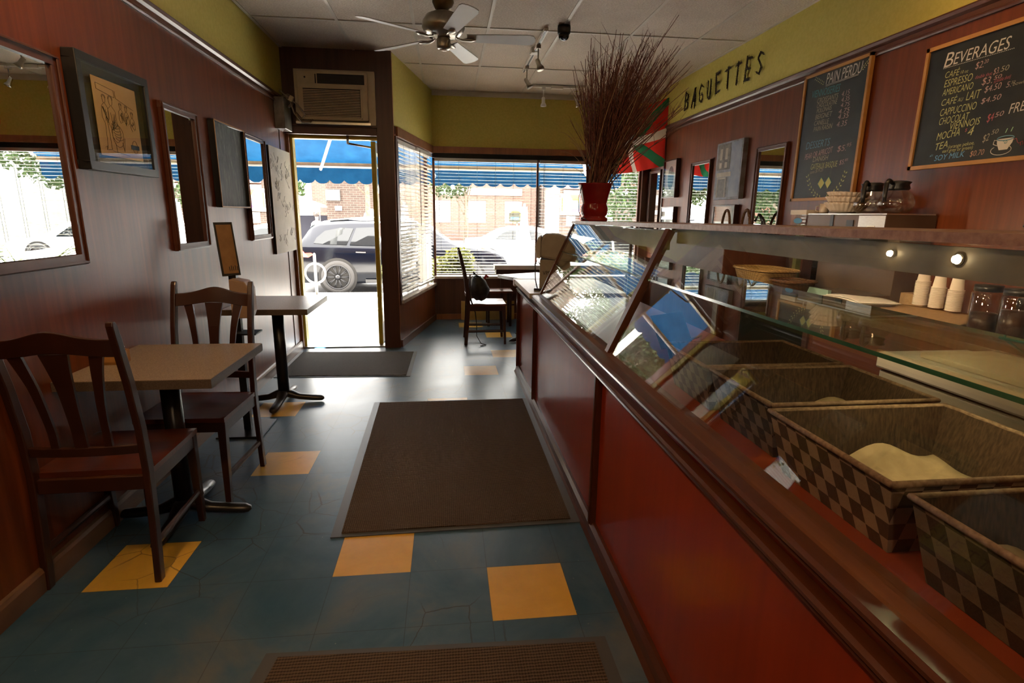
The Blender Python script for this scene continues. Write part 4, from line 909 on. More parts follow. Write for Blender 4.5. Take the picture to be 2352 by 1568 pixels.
# ================================================================ AIR CONDITIONER, ITS CABLE, GREY BOX
t = thing('air_conditioner', 'cream window air conditioner mounted in the wall above the street door', 'air conditioner', (-1.405, 5.81, 2.225), 0)
m = MB(); m.box(0, 0.745, -0.04, 0.30, 0, 0.485); m.build('surround', CREAM, t, 0.004)
m = MB(); m.box(0.035, 0.68, -0.095, -0.03, 0.03, 0.465); m.build('front_panel', CREAM, t, 0.010)
m = MB(); m.box(0.225, 0.655, -0.098, -0.09, 0.35, 0.435, 0)
for k in range(7): m.box(0.228, 0.652, -0.1005, -0.097, 0.355+k*0.011, 0.359+k*0.011, 1)
m.build('top_vent', [DARK, mat('vent_grey', (0.10, 0.09, 0.07), 0.5)], t)
m = MB(); m.box(0.085, 0.615, -0.100, -0.094, 0.055, 0.305, 0)
for k in range(17): m.box(0.09, 0.61, -0.105, -0.099, 0.06+k*0.0143, 0.067+k*0.0143, 1)
for k in (0, 1): m.box(0.075+k*0.54, 0.09+k*0.54, -0.108, -0.094, 0.045, 0.315, 1)
m.box(0.075, 0.63, -0.108, -0.094, 0.045, 0.055, 1); m.box(0.075, 0.63, -0.108, -0.094, 0.305, 0.315, 1)
m.build('intake_grille', [DARK, CREAM], t)
m = MB(); m.box(0.05, 0.20, -0.099, -0.09, 0.35, 0.44, 0); m.box(0.205, 0.215, -0.101, -0.09, 0.35, 0.43, 1); m.cyl((0.115, -0.10, 0.40), (0.115, -0.106, 0.40), 0.008, n=10, m=1); m.build('control_panel', [CREAM, BLACK], t)
m = MB(); m.box(0.01, 0.70, -0.10, -0.02, -0.008, 0.012); m.build('drip_tray', STEEL, t)
t = thing('junction_box', 'grey steel box with looped cable in the corner above the drawing board', 'box', (-1.53, 5.50, 2.14), 0)
m = MB(); m.box(0, 0.09, 0, 0.23, 0, 0.27); m.build('box', noisy('grey_box_steel', (0.10, 0.085, 0.075), (0.30, 0.28, 0.26), 6, 0.35, metal=0.3), t, 0.004)
m = MB(); r = random.Random(1)
for j in range(3): m.tube([(0.07+0.05*math.cos(a)+0.01*j, 0.13+0.03*math.sin(a*0.5), 0.26+0.055*math.sin(a)) for a in [k*PI/6+j for k in range(12)]], 0.006, 6)
m.tube([(0.08, 0.05, 0.30), (0.13, 0.07, 0.24), (0.15, 0.10, 0.15), (0.20, 0.16, 0.08), (0.27, 0.20, 0.09), (0.30, 0.24, 0.14), (0.27, 0.26, 0.13)], 0.007, 6); m.tube([(0.05, 0.04, 0.33), (0.10, 0.05, 0.29), (0.19, 0.08, 0.22), (0.24, 0.14, 0.15), (0.20, 0.18, 0.11), (0.15, 0.16, 0.17)], 0.007, 6)
m.build('cable_loops', mat('beige_cable', (0.28, 0.22, 0.16), 0.45), t)
m = MB(); m.obox((0.15, 0.03, 0.26), (0.035, 0.03, 0.05), Matrix.Rotation(0.5, 3, 'Y')); m.build('plug', CREAM, t, 0.004)

# ================================================================ SANITISER STAND
t = thing('sanitiser_stand', 'hand sanitiser dispenser on a black pole stand topped by a framed notice', 'sanitiser stand', (-1.31, 3.56, 0), 0)
m = MB(); m.box(-0.15, 0.13, -0.15, 0.17, 0, 0.012); m.build('base_plate', TBASE, t, 0.004)
m = MB(); m.box(-0.022, 0.022, -0.018, 0.018, 0.012, 1.02); m.build('pole', BLACK, t)
m = MB(); m.prism([(0.0, 0.76), (0.10, 0.76), (0.115, 0.80), (0.115, 0.94), (0.09, 0.985), (0.02, 1.0), (0.0, 1.0)], -0.085, 0.03, 'y'); m.build('dispenser', noisy('warm_grey_dispenser', (0.36, 0.24, 0.17), (0.42, 0.30, 0.22), 4, 0.35), t, 0.006)
m = MB(); m.box(0.0, 0.13, -0.09, 0.04, 0.655, 0.665); m.build('drip_plate', BLACK, t)
m = MB(Matrix.Translation((0.0, -0.02, 1.015)) @ Matrix.Rotation(-0.13, 4, 'Y') @ Matrix.Rotation(-0.15, 4, 'X') @ Matrix.Rotation(0.62, 4, 'Z'))
m.box(-0.052, 0.052, -0.004, 0.006, 0, 0.325, 0); m.box(-0.042, 0.042, -0.006, -0.004, 0.014, 0.31, 1); m.build('notice_frame', [BLACK, noisy('tan_notice', (0.22, 0.12, 0.045), (0.27, 0.15, 0.06), 20, 0.5)], t)
m = MB(Matrix.Translation((0.0, -0.02, 1.015)) @ Matrix.Rotation(-0.13, 4, 'Y') @ Matrix.Rotation(-0.15, 4, 'X') @ Matrix.Rotation(0.62, 4, 'Z'))
for k in range(5): m.box(-0.008+k*0.011, -0.004+k*0.011, -0.0075, -0.006, 0.03, 0.055+0.006*(k % 2))
m.build('notice_marks', BLACK, t)

# ================================================================ CEILING FAN
FANW = mat('grey_white_blade', (0.50, 0.50, 0.50), 0.4); FANM = noisy('brushed_nickel', (0.30, 0.27, 0.22), (0.42, 0.38, 0.32), 12, 0.3, metal=0.7)
t = thing('ceiling_fan', 'five-bladed ceiling fan with white blades and a nickel motor', 'ceiling fan', (0.0, 4.42, 2.64), 0)
m = MB(); m.lathe([(0, 0.262), (0.075, 0.262), (0.078, 0.24), (0.06, 0.20), (0.035, 0.185), (0.02, 0.18), (0.018, 0.14)], n=28); m.build('canopy', noisy('aged_brass', (0.14, 0.09, 0.045), (0.20, 0.14, 0.08), 10, 0.35, metal=0.6), t)
m = MB(); m.lathe([(0.018, 0.19), (0.025, 0.175), (0.08, 0.17), (0.125, 0.15), (0.152, 0.11), (0.155, 0.075), (0.140, 0.04), (0.11, 0.02), (0.07, 0.01), (0, 0.01)], n=32); m.build('motor_housing', FANM, t)
m = MB(); m.lathe([(0.0, 0.012), (0.045, 0.012), (0.05, 0.0), (0.050, -0.05), (0.046, -0.066), (0.030, -0.072), (0.0, -0.074)], n=28); m.build('switch_cap', FANM, t)
m = MB(); m.lathe([(0.0, -0.0745), (0.026, -0.0745), (0.0, -0.078)], n=20); m.build('end_disc', WHITE, t)
for k in range(5):
    Rz = Matrix.Rotation(math.radians(-3+72*k), 4, 'Z'); Bl = Rz @ Matrix.Translation((0, 0, 0.012)) @ Matrix.Rotation(math.radians(-13), 4, 'X')
    m = MB(Bl); out = [(0.17, -0.048), (0.62, -0.066), (0.655, -0.055), (0.67, -0.02), (0.67, 0.02), (0.655, 0.055), (0.62, 0.066), (0.17, 0.048)]
    m.prism(out, -0.003, 0.003, 'z'); bl = m.build('blade', FANW, t)
    m = MB(Rz); m.tube([(0.075, 0, 0.03), (0.10, 0, 0.005), (0.14, 0, -0.004), (0.20, 0.008, -0.001), (0.235, 0.010, 0.001)], [0.016, 0.014, 0.018, 0.028, 0.006], 10, 0, True, 0.4); m.tube([(0.09, 0.02, 0.035), (0.095, 0.022, 0.012)], 0.014, 10); m.build('blade_bracket', FANM, t)

# ================================================================ TRACK LIGHTS, CAMERA DOME
def head(t, p, d, mt, L_=0.09):
    p = Vector(p); d = Vector(d).normalized()
    m = MB(); m.box(p.x-0.018, p.x+0.018, p.y-0.03, p.y+0.03, p.z-0.03, p.z); m.cyl((p.x, p.y, p.z-0.03), (p.x, p.y, p.z-0.13), 0.007, n=8); h = Vector((p.x, p.y, p.z-0.14))
    m.tube([h-d*0.03, h-d*0.02, h+d*0.03, h+d*0.055, h+d*0.07], [0.016, 0.020, 0.021, 0.034, 0.036], 14); m.build('lamp_head', mt, t)
t = thing('track_light', 'ceiling track running towards the window with two silver spot heads', 'track light', (0.84, 5.6, 2.897), 0)
m = MB(); m.box(-0.018, 0.018, -0.70, 0.66, -0.022, 0, 0); m.box(-0.008, 0.008, -0.70, 0.66, -0.024, -0.021, 1); m.box(-0.035, 0.035, -0.12, -0.02, -0.03, 0, 0); m.box(-0.04, -0.012, -0.16, -0.10, -0.045, 0, 0); m.build('rail', [WHITE, BLACK], t)
head(t, (0.0, -0.30, -0.022), (0.25, -0.35, -0.8), FANM); head(t, (0.0, 0.42, -0.022), (0.45, -0.25, -0.75), FANM)
t = thing('track_light', 'short ceiling track across the window corner with two pale spot heads', 'track light', (1.35, 6.92, 2.897), 0)
m = MB(); m.box(-0.33, 0.33, -0.018, 0.018, -0.022, 0); m.box(-0.09, 0.05, -0.03, 0.03, -0.035, 0); m.build('rail', WHITE, t)
head(t, (-0.18, 0.0, -0.022), (0.02, -0.1, -1), WHITE); head(t, (0.22, 0.0, -0.022), (0.35, -0.2, -0.8), CHROME)
t = thing('security_camera', 'small black dome security camera on the ceiling by the track light', 'security camera', (0.975, 4.84, 2.90), 0)
m = MB(); m.lathe([(0, 0), (0.052, 0), (0.054, -0.02), (0.052, -0.055), (0.045, -0.065), (0, -0.065)], n=28); m.build('housing', BLACK, t)
m = MB(); m.lathe([(0.045, -0.062), (0.042, -0.085), (0.030, -0.102), (0.012, -0.110), (0, -0.111)], n=28); m.build('dome', mat('dome_gloss', (0.01, 0.01, 0.01), 0.12), t)
m = MB(); m.lathe([(0.014, 0), (0.016, -0.006), (0.008, -0.008), (0, -0.008)], (0.0, -0.028, -0.092), 16, R=Matrix.Rotation(-0.7, 3, 'X')); m.build('lens_ring', mat('lens_grey', (0.08, 0.08, 0.08), 0.3), t)
# warm ceiling lamps (behind and beside the camera)
for i, (x, y, p) in enumerate(LAMPS):
    tt = thing('ceiling_lamp', ['round opal ceiling lamp behind the camera', 'opal ceiling lamp over the aisle, above the frame', 'opal ceiling lamp over the glass case', 'opal ceiling lamp over the back counter', 'opal ceiling lamp over the near tables, above the frame'][i], 'lamp', (x, y, 2.895))
    m = MB(); m.lathe([(0, 0), (0.11, 0), (0.11, -0.02)], n=24); m.build('rim', WHITE, tt)
    m = MB(); m.lathe([(0.10, -0.02), (0.085, -0.05), (0.05, -0.068), (0, -0.075)], n=24); m.build('opal_glass', mat('opal_%d' % i, (0.8, 0.75, 0.65), 0.4, emit=WARM, es=2.5), tt)
    l = area('lamp_glow', (x, y, 2.80), 0.16, p, WARM); l.data.shape = 'DISK'
for i, (x, y, z, p) in enumerate(FILLS):  # unseen globes added as fill, brightening the room and ceiling
    tt = thing('fill_lamp', ['added fill light in a hanging globe, unseen behind the camera', 'small added fill light in a hanging globe, unseen above the camera'][i], 'lamp', (x, y, z))
    m = MB(); m.lathe([(0, 0.10), (0.04, 0.095), (0.07, 0.075), (0.09, 0.03), (0.093, 0), (0.09, -0.03), (0.07, -0.065), (0.04, -0.085), (0, -0.09)], n=24); m.build('globe', glass('globe_glass_%d' % i, (0.98, 0.96, 0.92), 0.04), tt)
    m = MB(); m.cyl((0, 0, 0.10), (0, 0, 2.90-z), 0.008, n=8); m.lathe([(0.035, 0.09), (0.03, 0.14), (0, 0.15)], n=16); m.build('stem', CHROME, tt)
    l = bpy.data.lights.new('fill_glow', 'POINT'); l.energy = p; l.color = (1.0, 0.80, 0.58); l.shadow_soft_size = 0.06; lo = bpy.data.objects.new('fill_glow', l); C.objects.link(lo); lo.location = (x, y, z)

# ================================================================ FLAG
fm = mat('flag_cloth', (0.6, 0.04, 0.03), 0.75, spec=0.2); q = N(fm); tc = q.n('ShaderNodeTexCoord'); X = q.sep(tc.outputs['UV'])
u = q.math('SUBTRACT', X[0], 0.5); v = q.math('SUBTRACT', X[1], 0.5)
def band(e, w_): return q.math('LESS_THAN', q.math('ABSOLUTE', e), w_)
sal = q.math('MAXIMUM', band(q.math('SUBTRACT', u, v), 0.075), band(q.math('ADD', u, v), 0.075)); crs = q.math('MAXIMUM', band(u, 0.045), band(v, 0.065))
c = q.mix(sal, (0.62, 0.035, 0.025), (0.03, 0.17, 0.075)); c = q.mix(crs, c, (0.66, 0.56, 0.48)); q.l(c, q.b.inputs['Base Color'])
tl = q.n('ShaderNodeBsdfTranslucent'); q.l(c, tl.inputs[0]); mx = q.n('ShaderNodeMixShader'); mx.inputs[0].default_value = 0.45; q.l(q.b.outputs[0], mx.inputs[1]); q.l(tl.outputs[0], mx.inputs[2]); q.l(mx.outputs[0], q.t.nodes['Material Output'].inputs[0])
m = MB()
def fl(a, b):
    # quad: bottom-left, bottom-right, top-left, top-right
    BL, BR, TL, TR = Vector((1.93, 6.93, 1.90)), Vector((2.66, 6.72, 2.00)), Vector((1.72, 6.93, 2.55)), Vector((2.70, 6.72, 2.80))
    p = BL.lerp(BR, a).lerp(TL.lerp(TR, a), b); sg = 0.05*math.sin(PI*a)
    p.z -= sg*(0.4+0.6*b); p.y += 0.035*math.sin(11*a+2*b)*(1-0.5*b)+0.018*math.sin(23*a+3*b); p.x += 0.02*math.sin(8*b+5*a); p.x = min(p.x, 2.63) if p.y < 6.7 else p.x
    return p
m.sheet(fl, 48, 30, uv=True); o = m.build('wall_flag', fm); tag(o, 'red flag with white cross and green saltire hung across the window corner', 'flag')

# ================================================================ BACK COUNTER AND WHAT STANDS ON IT
BC = noisy('dark_cabinet_front', (0.030, 0.014, 0.010), (0.060, 0.028, 0.018), 6, 0.4)
t = thing('back_counter', 'low service counter with dark top along the right wall', 'counter', (2.0, 2.0, 0))
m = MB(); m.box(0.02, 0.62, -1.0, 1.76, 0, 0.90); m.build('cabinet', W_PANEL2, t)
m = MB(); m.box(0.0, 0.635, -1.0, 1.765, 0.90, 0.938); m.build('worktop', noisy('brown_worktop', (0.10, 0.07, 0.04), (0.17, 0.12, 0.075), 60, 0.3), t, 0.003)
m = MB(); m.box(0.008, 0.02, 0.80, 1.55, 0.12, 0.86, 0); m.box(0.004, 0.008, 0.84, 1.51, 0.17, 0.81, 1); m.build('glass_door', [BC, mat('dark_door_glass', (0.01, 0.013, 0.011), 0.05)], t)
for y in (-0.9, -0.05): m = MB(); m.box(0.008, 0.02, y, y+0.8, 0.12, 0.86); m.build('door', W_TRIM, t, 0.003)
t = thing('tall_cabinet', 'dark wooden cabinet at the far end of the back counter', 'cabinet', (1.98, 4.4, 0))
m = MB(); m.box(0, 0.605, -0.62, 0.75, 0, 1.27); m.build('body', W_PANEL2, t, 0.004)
m = MB(); m.box(-0.006, 0.0, -0.60, -0.54, 0.55, 0.93); m.build('white_strip', noisy('bluish_strip', (0.22, 0.22, 0.23), (0.30, 0.30, 0.31), 9, 0.5), t)
WK = mat('wicker', (0.42, 0.23, 0.075), 0.6)
def wicker_mat(name, c1, c2):
    mm = mat(name, c1, 0.65); q = N(mm); v = q.coord((1, 1, 1)); w1_ = q.n('ShaderNodeTexWave', wave_type='BANDS', bands_direction='Z'); w1_.inputs['Scale'].default_value = 42; w1_.inputs['Distortion'].default_value = 1.5; w1_.inputs['Detail Scale'].default_value = 3; q.l(v, w1_.inputs['Vector'])
    w2_ = q.n('ShaderNodeTexWave', wave_type='BANDS', bands_direction='DIAGONAL'); w2_.inputs['Scale'].default_value = 26; q.l(v, w2_.inputs['Vector'])
    h = q.math('MULTIPLY', w1_.outputs['Fac'], q.math('ADD', 0.4, q.math('MULTIPLY', w2_.outputs['Fac'], 0.6))); q.l(q.ramp(h, [(0.05, c2), (0.5, c1)]), q.b.inputs['Base Color']); q.bump(h, 0.8, 0.006); return mm
WKG = wicker_mat('golden_wicker', (0.58, 0.36, 0.13), (0.16, 0.08, 0.025)); WKB = wicker_mat('brown_wicker', (0.20, 0.085, 0.03), (0.03, 0.012, 0.006))
WKM = wicker_mat('mid_brown_wicker', (0.30, 0.15, 0.06), (0.10, 0.045, 0.018))
def wbasket(loc, rot, a, b, h, mt, label, flare=0.03, handle=False):
    t = thing('wicker_basket', label, 'basket', loc, rot, 'wicker baskets behind the counter'); m = MB(); n = 40
    def rr(th, k):  # rounded rectangle
        c_, s_ = math.cos(th), math.sin(th); e = 0.5; return (math.copysign(abs(c_)**e, c_)*(a+flare*k), math.copysign(abs(s_)**e, s_)*(b+flare*k))
    prof = [(0, 0, 1), (0, h*0.5, 1), (1, h, 1), (1.25, h*0.99, 1), (0.9, h*0.95, 1), (-0.1, h*0.15, 1), (-0.4, 0.008, 1)]
    vv = []
    for (k, z, _) in prof:
        for j in range(n): x, y = rr(2*PI*j/n, k); vv.append((x, y, z))
    fs = [(i*n+j, i*n+(j+1) % n, (i+1)*n+(j+1) % n, (i+1)*n+j) for i in range(len(prof)-1) for j in range(n)]+[tuple(range(n-1, -1, -1)), tuple((len(prof)-1)*n+j for j in range(n))]
    m.add(vv, fs, 0, True); m.build('woven_body', mt, t)
    m = MB(); m.tube([(*rr(2*PI*j/n, 1.1), h) for j in range(n+1)], 0.008, 6); m.build('rim', mt, t)
    if handle:
        m = MB()
        k = [(a*math.cos(PI*j/16), 0, h-0.02+0.17*math.sin(PI*j/16)) for j in range(17)]; m.tube(k, 0.011, 8); m.build('handle', mt, t)
    return t
wbasket((2.15, 3.52, 0.939), 0.0, 0.115, 0.19, 0.125, WKG, 'large shallow golden wicker tray on the back counter')
wbasket((2.53, 3.66, 0.939), 0.0, 0.07, 0.075, 0.26, WKB, 'tall darker woven basket behind the golden wicker tray')
wbasket((2.13, 3.17, 0.939), 0.1, 0.075, 0.08, 0.085, WKB, 'small dark brown wicker basket beside the golden tray')
wbasket((2.38, 4.56, 1.271), PI/2-0.2, 0.115, 0.09, 0.04, WKM, 'handled wicker basket on the cabinet, below the facade painting', handle=True)
wbasket((2.38, 4.24, 1.271), PI/2-0.2, 0.10, 0.08, 0.04, WKM, 'handled wicker basket on the cabinet, left of the black tongs', handle=True)
m = MB(); m.tube([(0, 0, 0), (0.02, 0.02, 0.10), (0.0, 0.04, 0.155), (-0.02, 0.055, 0.10)], 0.010, 6); m.tube([(0.02, -0.05, 0), (0.01, -0.02, 0.11), (0.0, 0.03, 0.15)], 0.011, 6); o = m.build('serving_tongs', BLACK); o.location = (2.38, 4.02, 1.271); tag(o, 'black tongs standing on the dark cabinet before the mirror', 'tongs')

# coffee brewer with two carafes, filters and mug on top
t = thing('coffee_brewer', 'brown and steel coffee brewer with warmer plates on the back counter', 'coffee machine', (2.33, 3.07, 0.939)); t.scale = (1, 0.78, 1)
BRN = noisy('brown_enamel', (0.075, 0.045, 0.028), (0.11, 0.07, 0.045), 4, 0.35)
m = MB(); m.box(0.10, 0.29, -0.42, 0.40, 0, 0.38, 0); m.box(0.0, 0.30, -0.42, 0.42, 0.36, 0.485, 0); m.build('housing', BRN, t, 0.004)
m = MB(); m.box(-0.004, 0.0, -0.42, -0.17, 0.365, 0.48); m.build('steel_front', STEEL, t)
m = MB(); m.box(-0.005, 0.0, 0.10, 0.135, 0.365, 0.485); m.box(-0.006, 0.0, -0.12, -0.05, 0.42, 0.455); m.build('switches', BLACK, t)
m = MB(); m.box(-0.0065, -0.004, -0.335, -0.265, 0.372, 0.425, 0); m.box(-0.0075, -0.0065, -0.330, -0.270, 0.377, 0.420, 1); m.build('badge', [WHITE, BLACK], t)
m = MB(Matrix.Translation((-0.008, -0.27, 0.380)) @ Matrix.Rotation(-PI/2, 4, 'Z')); put_text(m, 'BUNN', 0.010, 0.024, 0.040, 0.009, shear=0); put_text(m, 'Pour-Omatic', 0.008, 0.008, 0.044, 0.008, shear=0.2); m.build('badge_lettering', WHITE, t)
m = MB(); m.box(0.0, 0.29, -0.42, 0.42, 0.485, 0.492); m.build('steel_top', STEEL, t)
m = MB(); m.box(-0.10, 0.10, -0.42, 0.0, 0, 0.05); m.build('base', BRN, t, 0.004)
m = MB(); m.lathe([(0.065, 0.0), (0.08, 0.06), (0.083, 0.065), (0, 0.07)], (0.06, -0.25, 0.29), 20); m.build('filter_funnel', BLACK, t)
CG = glass('carafe_glass', (0.92, 0.90, 0.86), 0.06)
def carafe(loc, rot, label):
    t = thing('coffee_carafe', label, 'carafe', loc, rot, 'glass coffee carafes')
    m = MB(); m.lathe([(0.0, 0.002), (0.060, 0.002), (0.078, 0.020), (0.088, 0.045), (0.086, 0.07), (0.072, 0.100), (0.052, 0.122), (0.047, 0.135), (0.045, 0.135), (0.049, 0.122), (0.069, 0.100), (0.083, 0.07), (0.085, 0.045), (0.075, 0.022), (0.058, 0.005), (0, 0.005)], n=32); m.build('bowl', CG, t)
    m = MB(); m.lathe([(0.052, 0.122), (0.056, 0.13), (0.050, 0.150), (0.060, 0.163), (0.040, 0.170), (0, 0.168)], n=28); m.build('collar', BLACK, t)
    m = MB(); m.tube([(-0.045, 0, 0.155), (-0.085, 0, 0.170), (-0.10, 0, 0.155), (-0.102, 0, 0.09), (-0.098, 0, 0.06)], [0.012, 0.013, 0.013, 0.012, 0.010], 8, 0, True, 0.8, True); m.build('handle', BLACK, t)
    return t
carafe((2.42, 2.985, 1.432), 0.5, 'glass coffee carafe with black lid, left of the pair on the brewer')
carafe((2.42, 2.80, 1.432), 0.3, 'glass coffee carafe with black lid, right of the pair on the brewer')
m = MB()
def filt(z0, R0, R1, h):
    def fn(u, v):
        a = 2*PI*u; rr_ = R0+(R1-R0)*v; rr_ *= 1+0.035*math.sin(26*a)*v**0.7; return (rr_*math.cos(a), rr_*math.sin(a), z0+h*v)
    return fn
m.sheet(filt(0.0, 0.075, 0.120, 0.055), 156, 4); m.sheet(filt(0.028, 0.072, 0.118, 0.062), 156, 4); m.sheet(filt(0.060, 0.070, 0.115, 0.058), 156, 4); m.sheet(lambda u, v: (0.075*v*math.cos(2*PI*u), 0.075*v*math.sin(2*PI*u), 0.001), 24, 1)
o = m.build('coffee_filter', noisy('filter_paper', (0.52, 0.44, 0.37), (0.60, 0.52, 0.45), 20, 0.85), solid=0.0006); o.location = (2.43, 3.20, 1.434); o.rotation_euler = (0.0, 0.08, 0); tag(o, 'stack of fluted white paper coffee filters on the brewer, beside the mug', 'coffee filters')
t = thing('coffee_mug', 'small white mug below the tall chalkboard, on the brewer', 'mug', (2.42, 3.375, 1.431)); 
m = MB(); m.lathe([(0, 0), (0.024, 0), (0.028, 0.006), (0.029, 0.062), (0.026, 0.062), (0.025, 0.008), (0, 0.006)], n=24); m.build('cup', mat('glazed_white', (0.50, 0.42, 0.35), 0.25), t)
m = MB(); m.tube([(-0.02, 0.020, 0.050), (-0.035, 0.032, 0.045), (-0.035, 0.032, 0.020), (-0.02, 0.020, 0.014)], 0.004, 6); m.build('handle', mat('glazed_white_handle', (0.50, 0.42, 0.35), 0.25), t)
t = thing('tip_box', 'clear acrylic box with blue oval label left of the coffee brewer', 'box', (2.40, 3.50, 0.939))
m = MB(); m.box(-0.06, 0.07, -0.07, 0.09, 0, 0.485); m.build('acrylic_box', glass('clear_acrylic', (0.85, 0.82, 0.75), 0.05), t)
m = MB(); m.box(-0.065, 0.075, -0.075, 0.095, 0.485, 0.515); m.build('lid', noisy('pale_lid', (0.50, 0.45, 0.36), (0.56, 0.5, 0.42), 9, 0.4), t)
m = MB(); m.add([(-0.062, 0.01+0.045*math.cos(a), 0.445+0.018*math.sin(a)) for a in [k*PI/12 for k in range(24)]], [tuple(range(24))]); m.build('blue_label', mat('blue_oval_label', (0.03, 0.18, 0.34), 0.5), t)
m = MB(); m.box(-0.03, 0.04, -0.05, -0.03, 0.01, 0.46, 0); m.box(-0.03, 0.04, 0.02, 0.06, 0.01, 0.42, 1); m.build('contents', [W_TRIM, noisy('green_packet', (0.12, 0.16, 0.06), (0.3, 0.28, 0.12), 9, 0.6)], t)
# things on the back counter seen through the case glass
CUP = mat('paper_cup', (0.86, 0.76, 0.64), 0.6)
def cup_mesh():
    m = MB(); m.lathe([(0.022, 0), (0.0305, 0.072), (0.032, 0.0745), (0.0305, 0.077), (0.029, 0.074), (0.021, 0.002), (0, 0.002)][::-1], n=20); return m
# stacked upside down: each cup shows a rim
cm = MB(); cm.lathe([(0.0315, 0.0), (0.0335, 0.0012), (0.0335, 0.0028), (0.0285, 0.0042), (0.023, 0.056), (0.021, 0.058), (0, 0.0575)], n=20)
first = None; word = ['left', 'middle', 'right']; pos = ['bottom of', 'low in', 'halfway up', 'high in', 'top of']
for s, (x, y, n) in enumerate(((2.40, 2.515, 19), (2.40, 2.42, 16), (2.40, 2.325, 16))):
    for k in range(n):
        o = cm.build('paper_cup', CUP) if first is None else first.copy()
        if first is None: first = o
        else: C.objects.link(o)
        o.location = (x, y, 0.978+k*0.0065)
        tag(o, 'white paper cup in the %s stack on the kraft bags' % word[s] if k < n-1 else 'white paper cup at the top of the %s stack of cups' % word[s], 'cup', 'paper cups in the %s stack' % word[s])
r = random.Random(8)
for k in range(6):
    m = MB(); m.sheet(lambda a, b, k=k: ((a-0.5)*0.38, (b-0.5)*0.46, 0.004*math.sin(3*a)*b), 10, 10); o = m.build('kraft_bag', KRAFT, solid=0.002); o.location = (2.28-0.004*k, 2.37-0.010*k, 0.940+0.0055*k); o.rotation_euler = (0, 0, 0.15+0.03*k); tag(o, 'flat kraft paper bag in the stack under the paper cups', 'paper bag', 'flat kraft bags under the cups')
for k in range(7):
    m = MB(); m.sheet(lambda a, b, k=k: ((a-0.5)*0.20, (b-0.5)*0.36, 0.004*math.sin(5*a)*b+0.007*math.sin(4*b)), 10, 10); o = m.build('paper_sheet', LINER if k % 3 == 1 else PAPER, solid=0.001); o.location = (2.11+0.012*k, 2.72-0.012*k, 0.952+0.0065*k) if k < 7 else (0, 0, 0); o.rotation_euler = (0, 0, 0.1-0.05*k); tag(o, 'pale sheet of wrapping paper in the loose pile on the back counter', 'paper', 'loose pile of wrapping paper')
m = MB(); m.box(-0.02, 0.02, -0.22, 0.16, 0, 0.045); o = m.build('plastic_strip', mat('pale_green_plastic', (0.26, 0.40, 0.34), 0.35)); o.location = (2.19, 3.03, 0.939); o.scale = (0.5, 0.55, 1.3); o = tag(o, 'pale green plastic tray edge behind the pile of wrapping paper', 'tray')
m = MB(); m.box(-0.06, 0.06, -0.09, 0.09, 0, 0.07); o = m.build('kraft_box', KRAFT, bevel=0.004); o.location = (2.55, 2.68, 0.939); tag(o, 'small kraft cardboard box left of the paper cup stacks', 'box')
# white chest in the aisle and dark machines at the right edge
t = thing('chest_cooler', 'long white lidded cooler box behind the glass case', 'cooler', (1.76, 1.56, 0))
m = MB(); m.box(-0.17, 0.19, -0.62, 0.23, 0.0, 0.86); m.build('body', noisy('cream_white_enamel', (0.30, 0.27, 0.21), (0.36, 0.33, 0.26), 5, 0.35), t, 0.008)
m = MB(); m.box(-0.18, 0.19, -0.63, 0.24, 0.865, 0.925); m.build('lid', noisy('cream_white_lid', (0.46, 0.42, 0.35), (0.52, 0.48, 0.41), 5, 0.3), t, 0.008)
m = MB(); m.box(-0.10, 0.19, -0.60, 0.14, 0.925, 0.945); m.build('lid_ridge', CREAM, t, 0.004)
m = MB(); m.tube([(-0.18, 0.185, 0.80), (-0.198, 0.185, 0.81), (-0.198, 0.185, 0.70), (-0.18, 0.185, 0.69)], 0.006, 6); m.tube([(-0.18, 0.15, 0.80), (-0.198, 0.15, 0.81), (-0.198, 0.15, 0.70), (-0.18, 0.15, 0.69)], 0.006, 6); m.build('handle', CHROME, t)
t = thing('coffee_grinder', 'dark coffee grinder with clear hopper at the right edge of the counter', 'grinder', (2.44, 1.80, 0.939))
m = MB(); m.box(-0.14, 0.16, -0.16, 0.16, 0, 0.16); m.build('body', mat('dark_machine', (0.02, 0.018, 0.016), 0.3), t, 0.01)
m = MB(); m.lathe([(0.05, 0.16), (0.09, 0.30), (0.09, 0.36), (0.086, 0.36), (0.045, 0.165)], n=24); m.build('hopper', glass('smoky_hopper', (0.45, 0.42, 0.38), 0.06), t)
m = MB(); m.lathe([(0.09, 0.36), (0.094, 0.365), (0.09, 0.39), (0, 0.39)], n=24); m.build('hopper_lid', BLACK, t)
for k, (y, lab) in enumerate(((1.99, 'clear plastic jar with chrome trim beside the dark grinder'), (1.865, 'clear plastic jar with pale label against the dark grinder'))):
    t = thing('storage_jar', lab, 'jar', (2.20, y, 0.939), 0, 'clear jars by the grinder')
    m = MB(); m.lathe([(0, 0), (0.05, 0), (0.052, 0.01), (0.052, 0.17), (0.045, 0.18), (0.042, 0.18), (0.049, 0.168), (0.049, 0.012), (0, 0.006)], n=24); m.build('jar_body', CG, t)
    m = MB(); m.lathe([(0.048, 0.18), (0.048, 0.205), (0, 0.207)], n=20); m.build('jar_lid', BLACK, t)
    m = MB(); m.lathe([(0, 0.008), (0.046, 0.008), (0.046, 0.09+0.03*k), (0, 0.09+0.03*k)], n=20); m.build('contents', W_CHAIR, t)
t = thing('wire_stand', 'black wire display stand with chrome clip at the right frame edge', 'stand', (2.44, 1.85, 1.331))
m = MB()
for sy in (-0.13, 0.13):
    m.tube([(-0.13, sy, 0.0), (-0.13, sy, 0.05), (-0.02, sy*0.3, 0.16)], 0.006, 6); m.tube([(0.13, sy, 0.0), (0.13, sy, 0.05), (-0.02, sy*0.3, 0.16)], 0.006, 6)
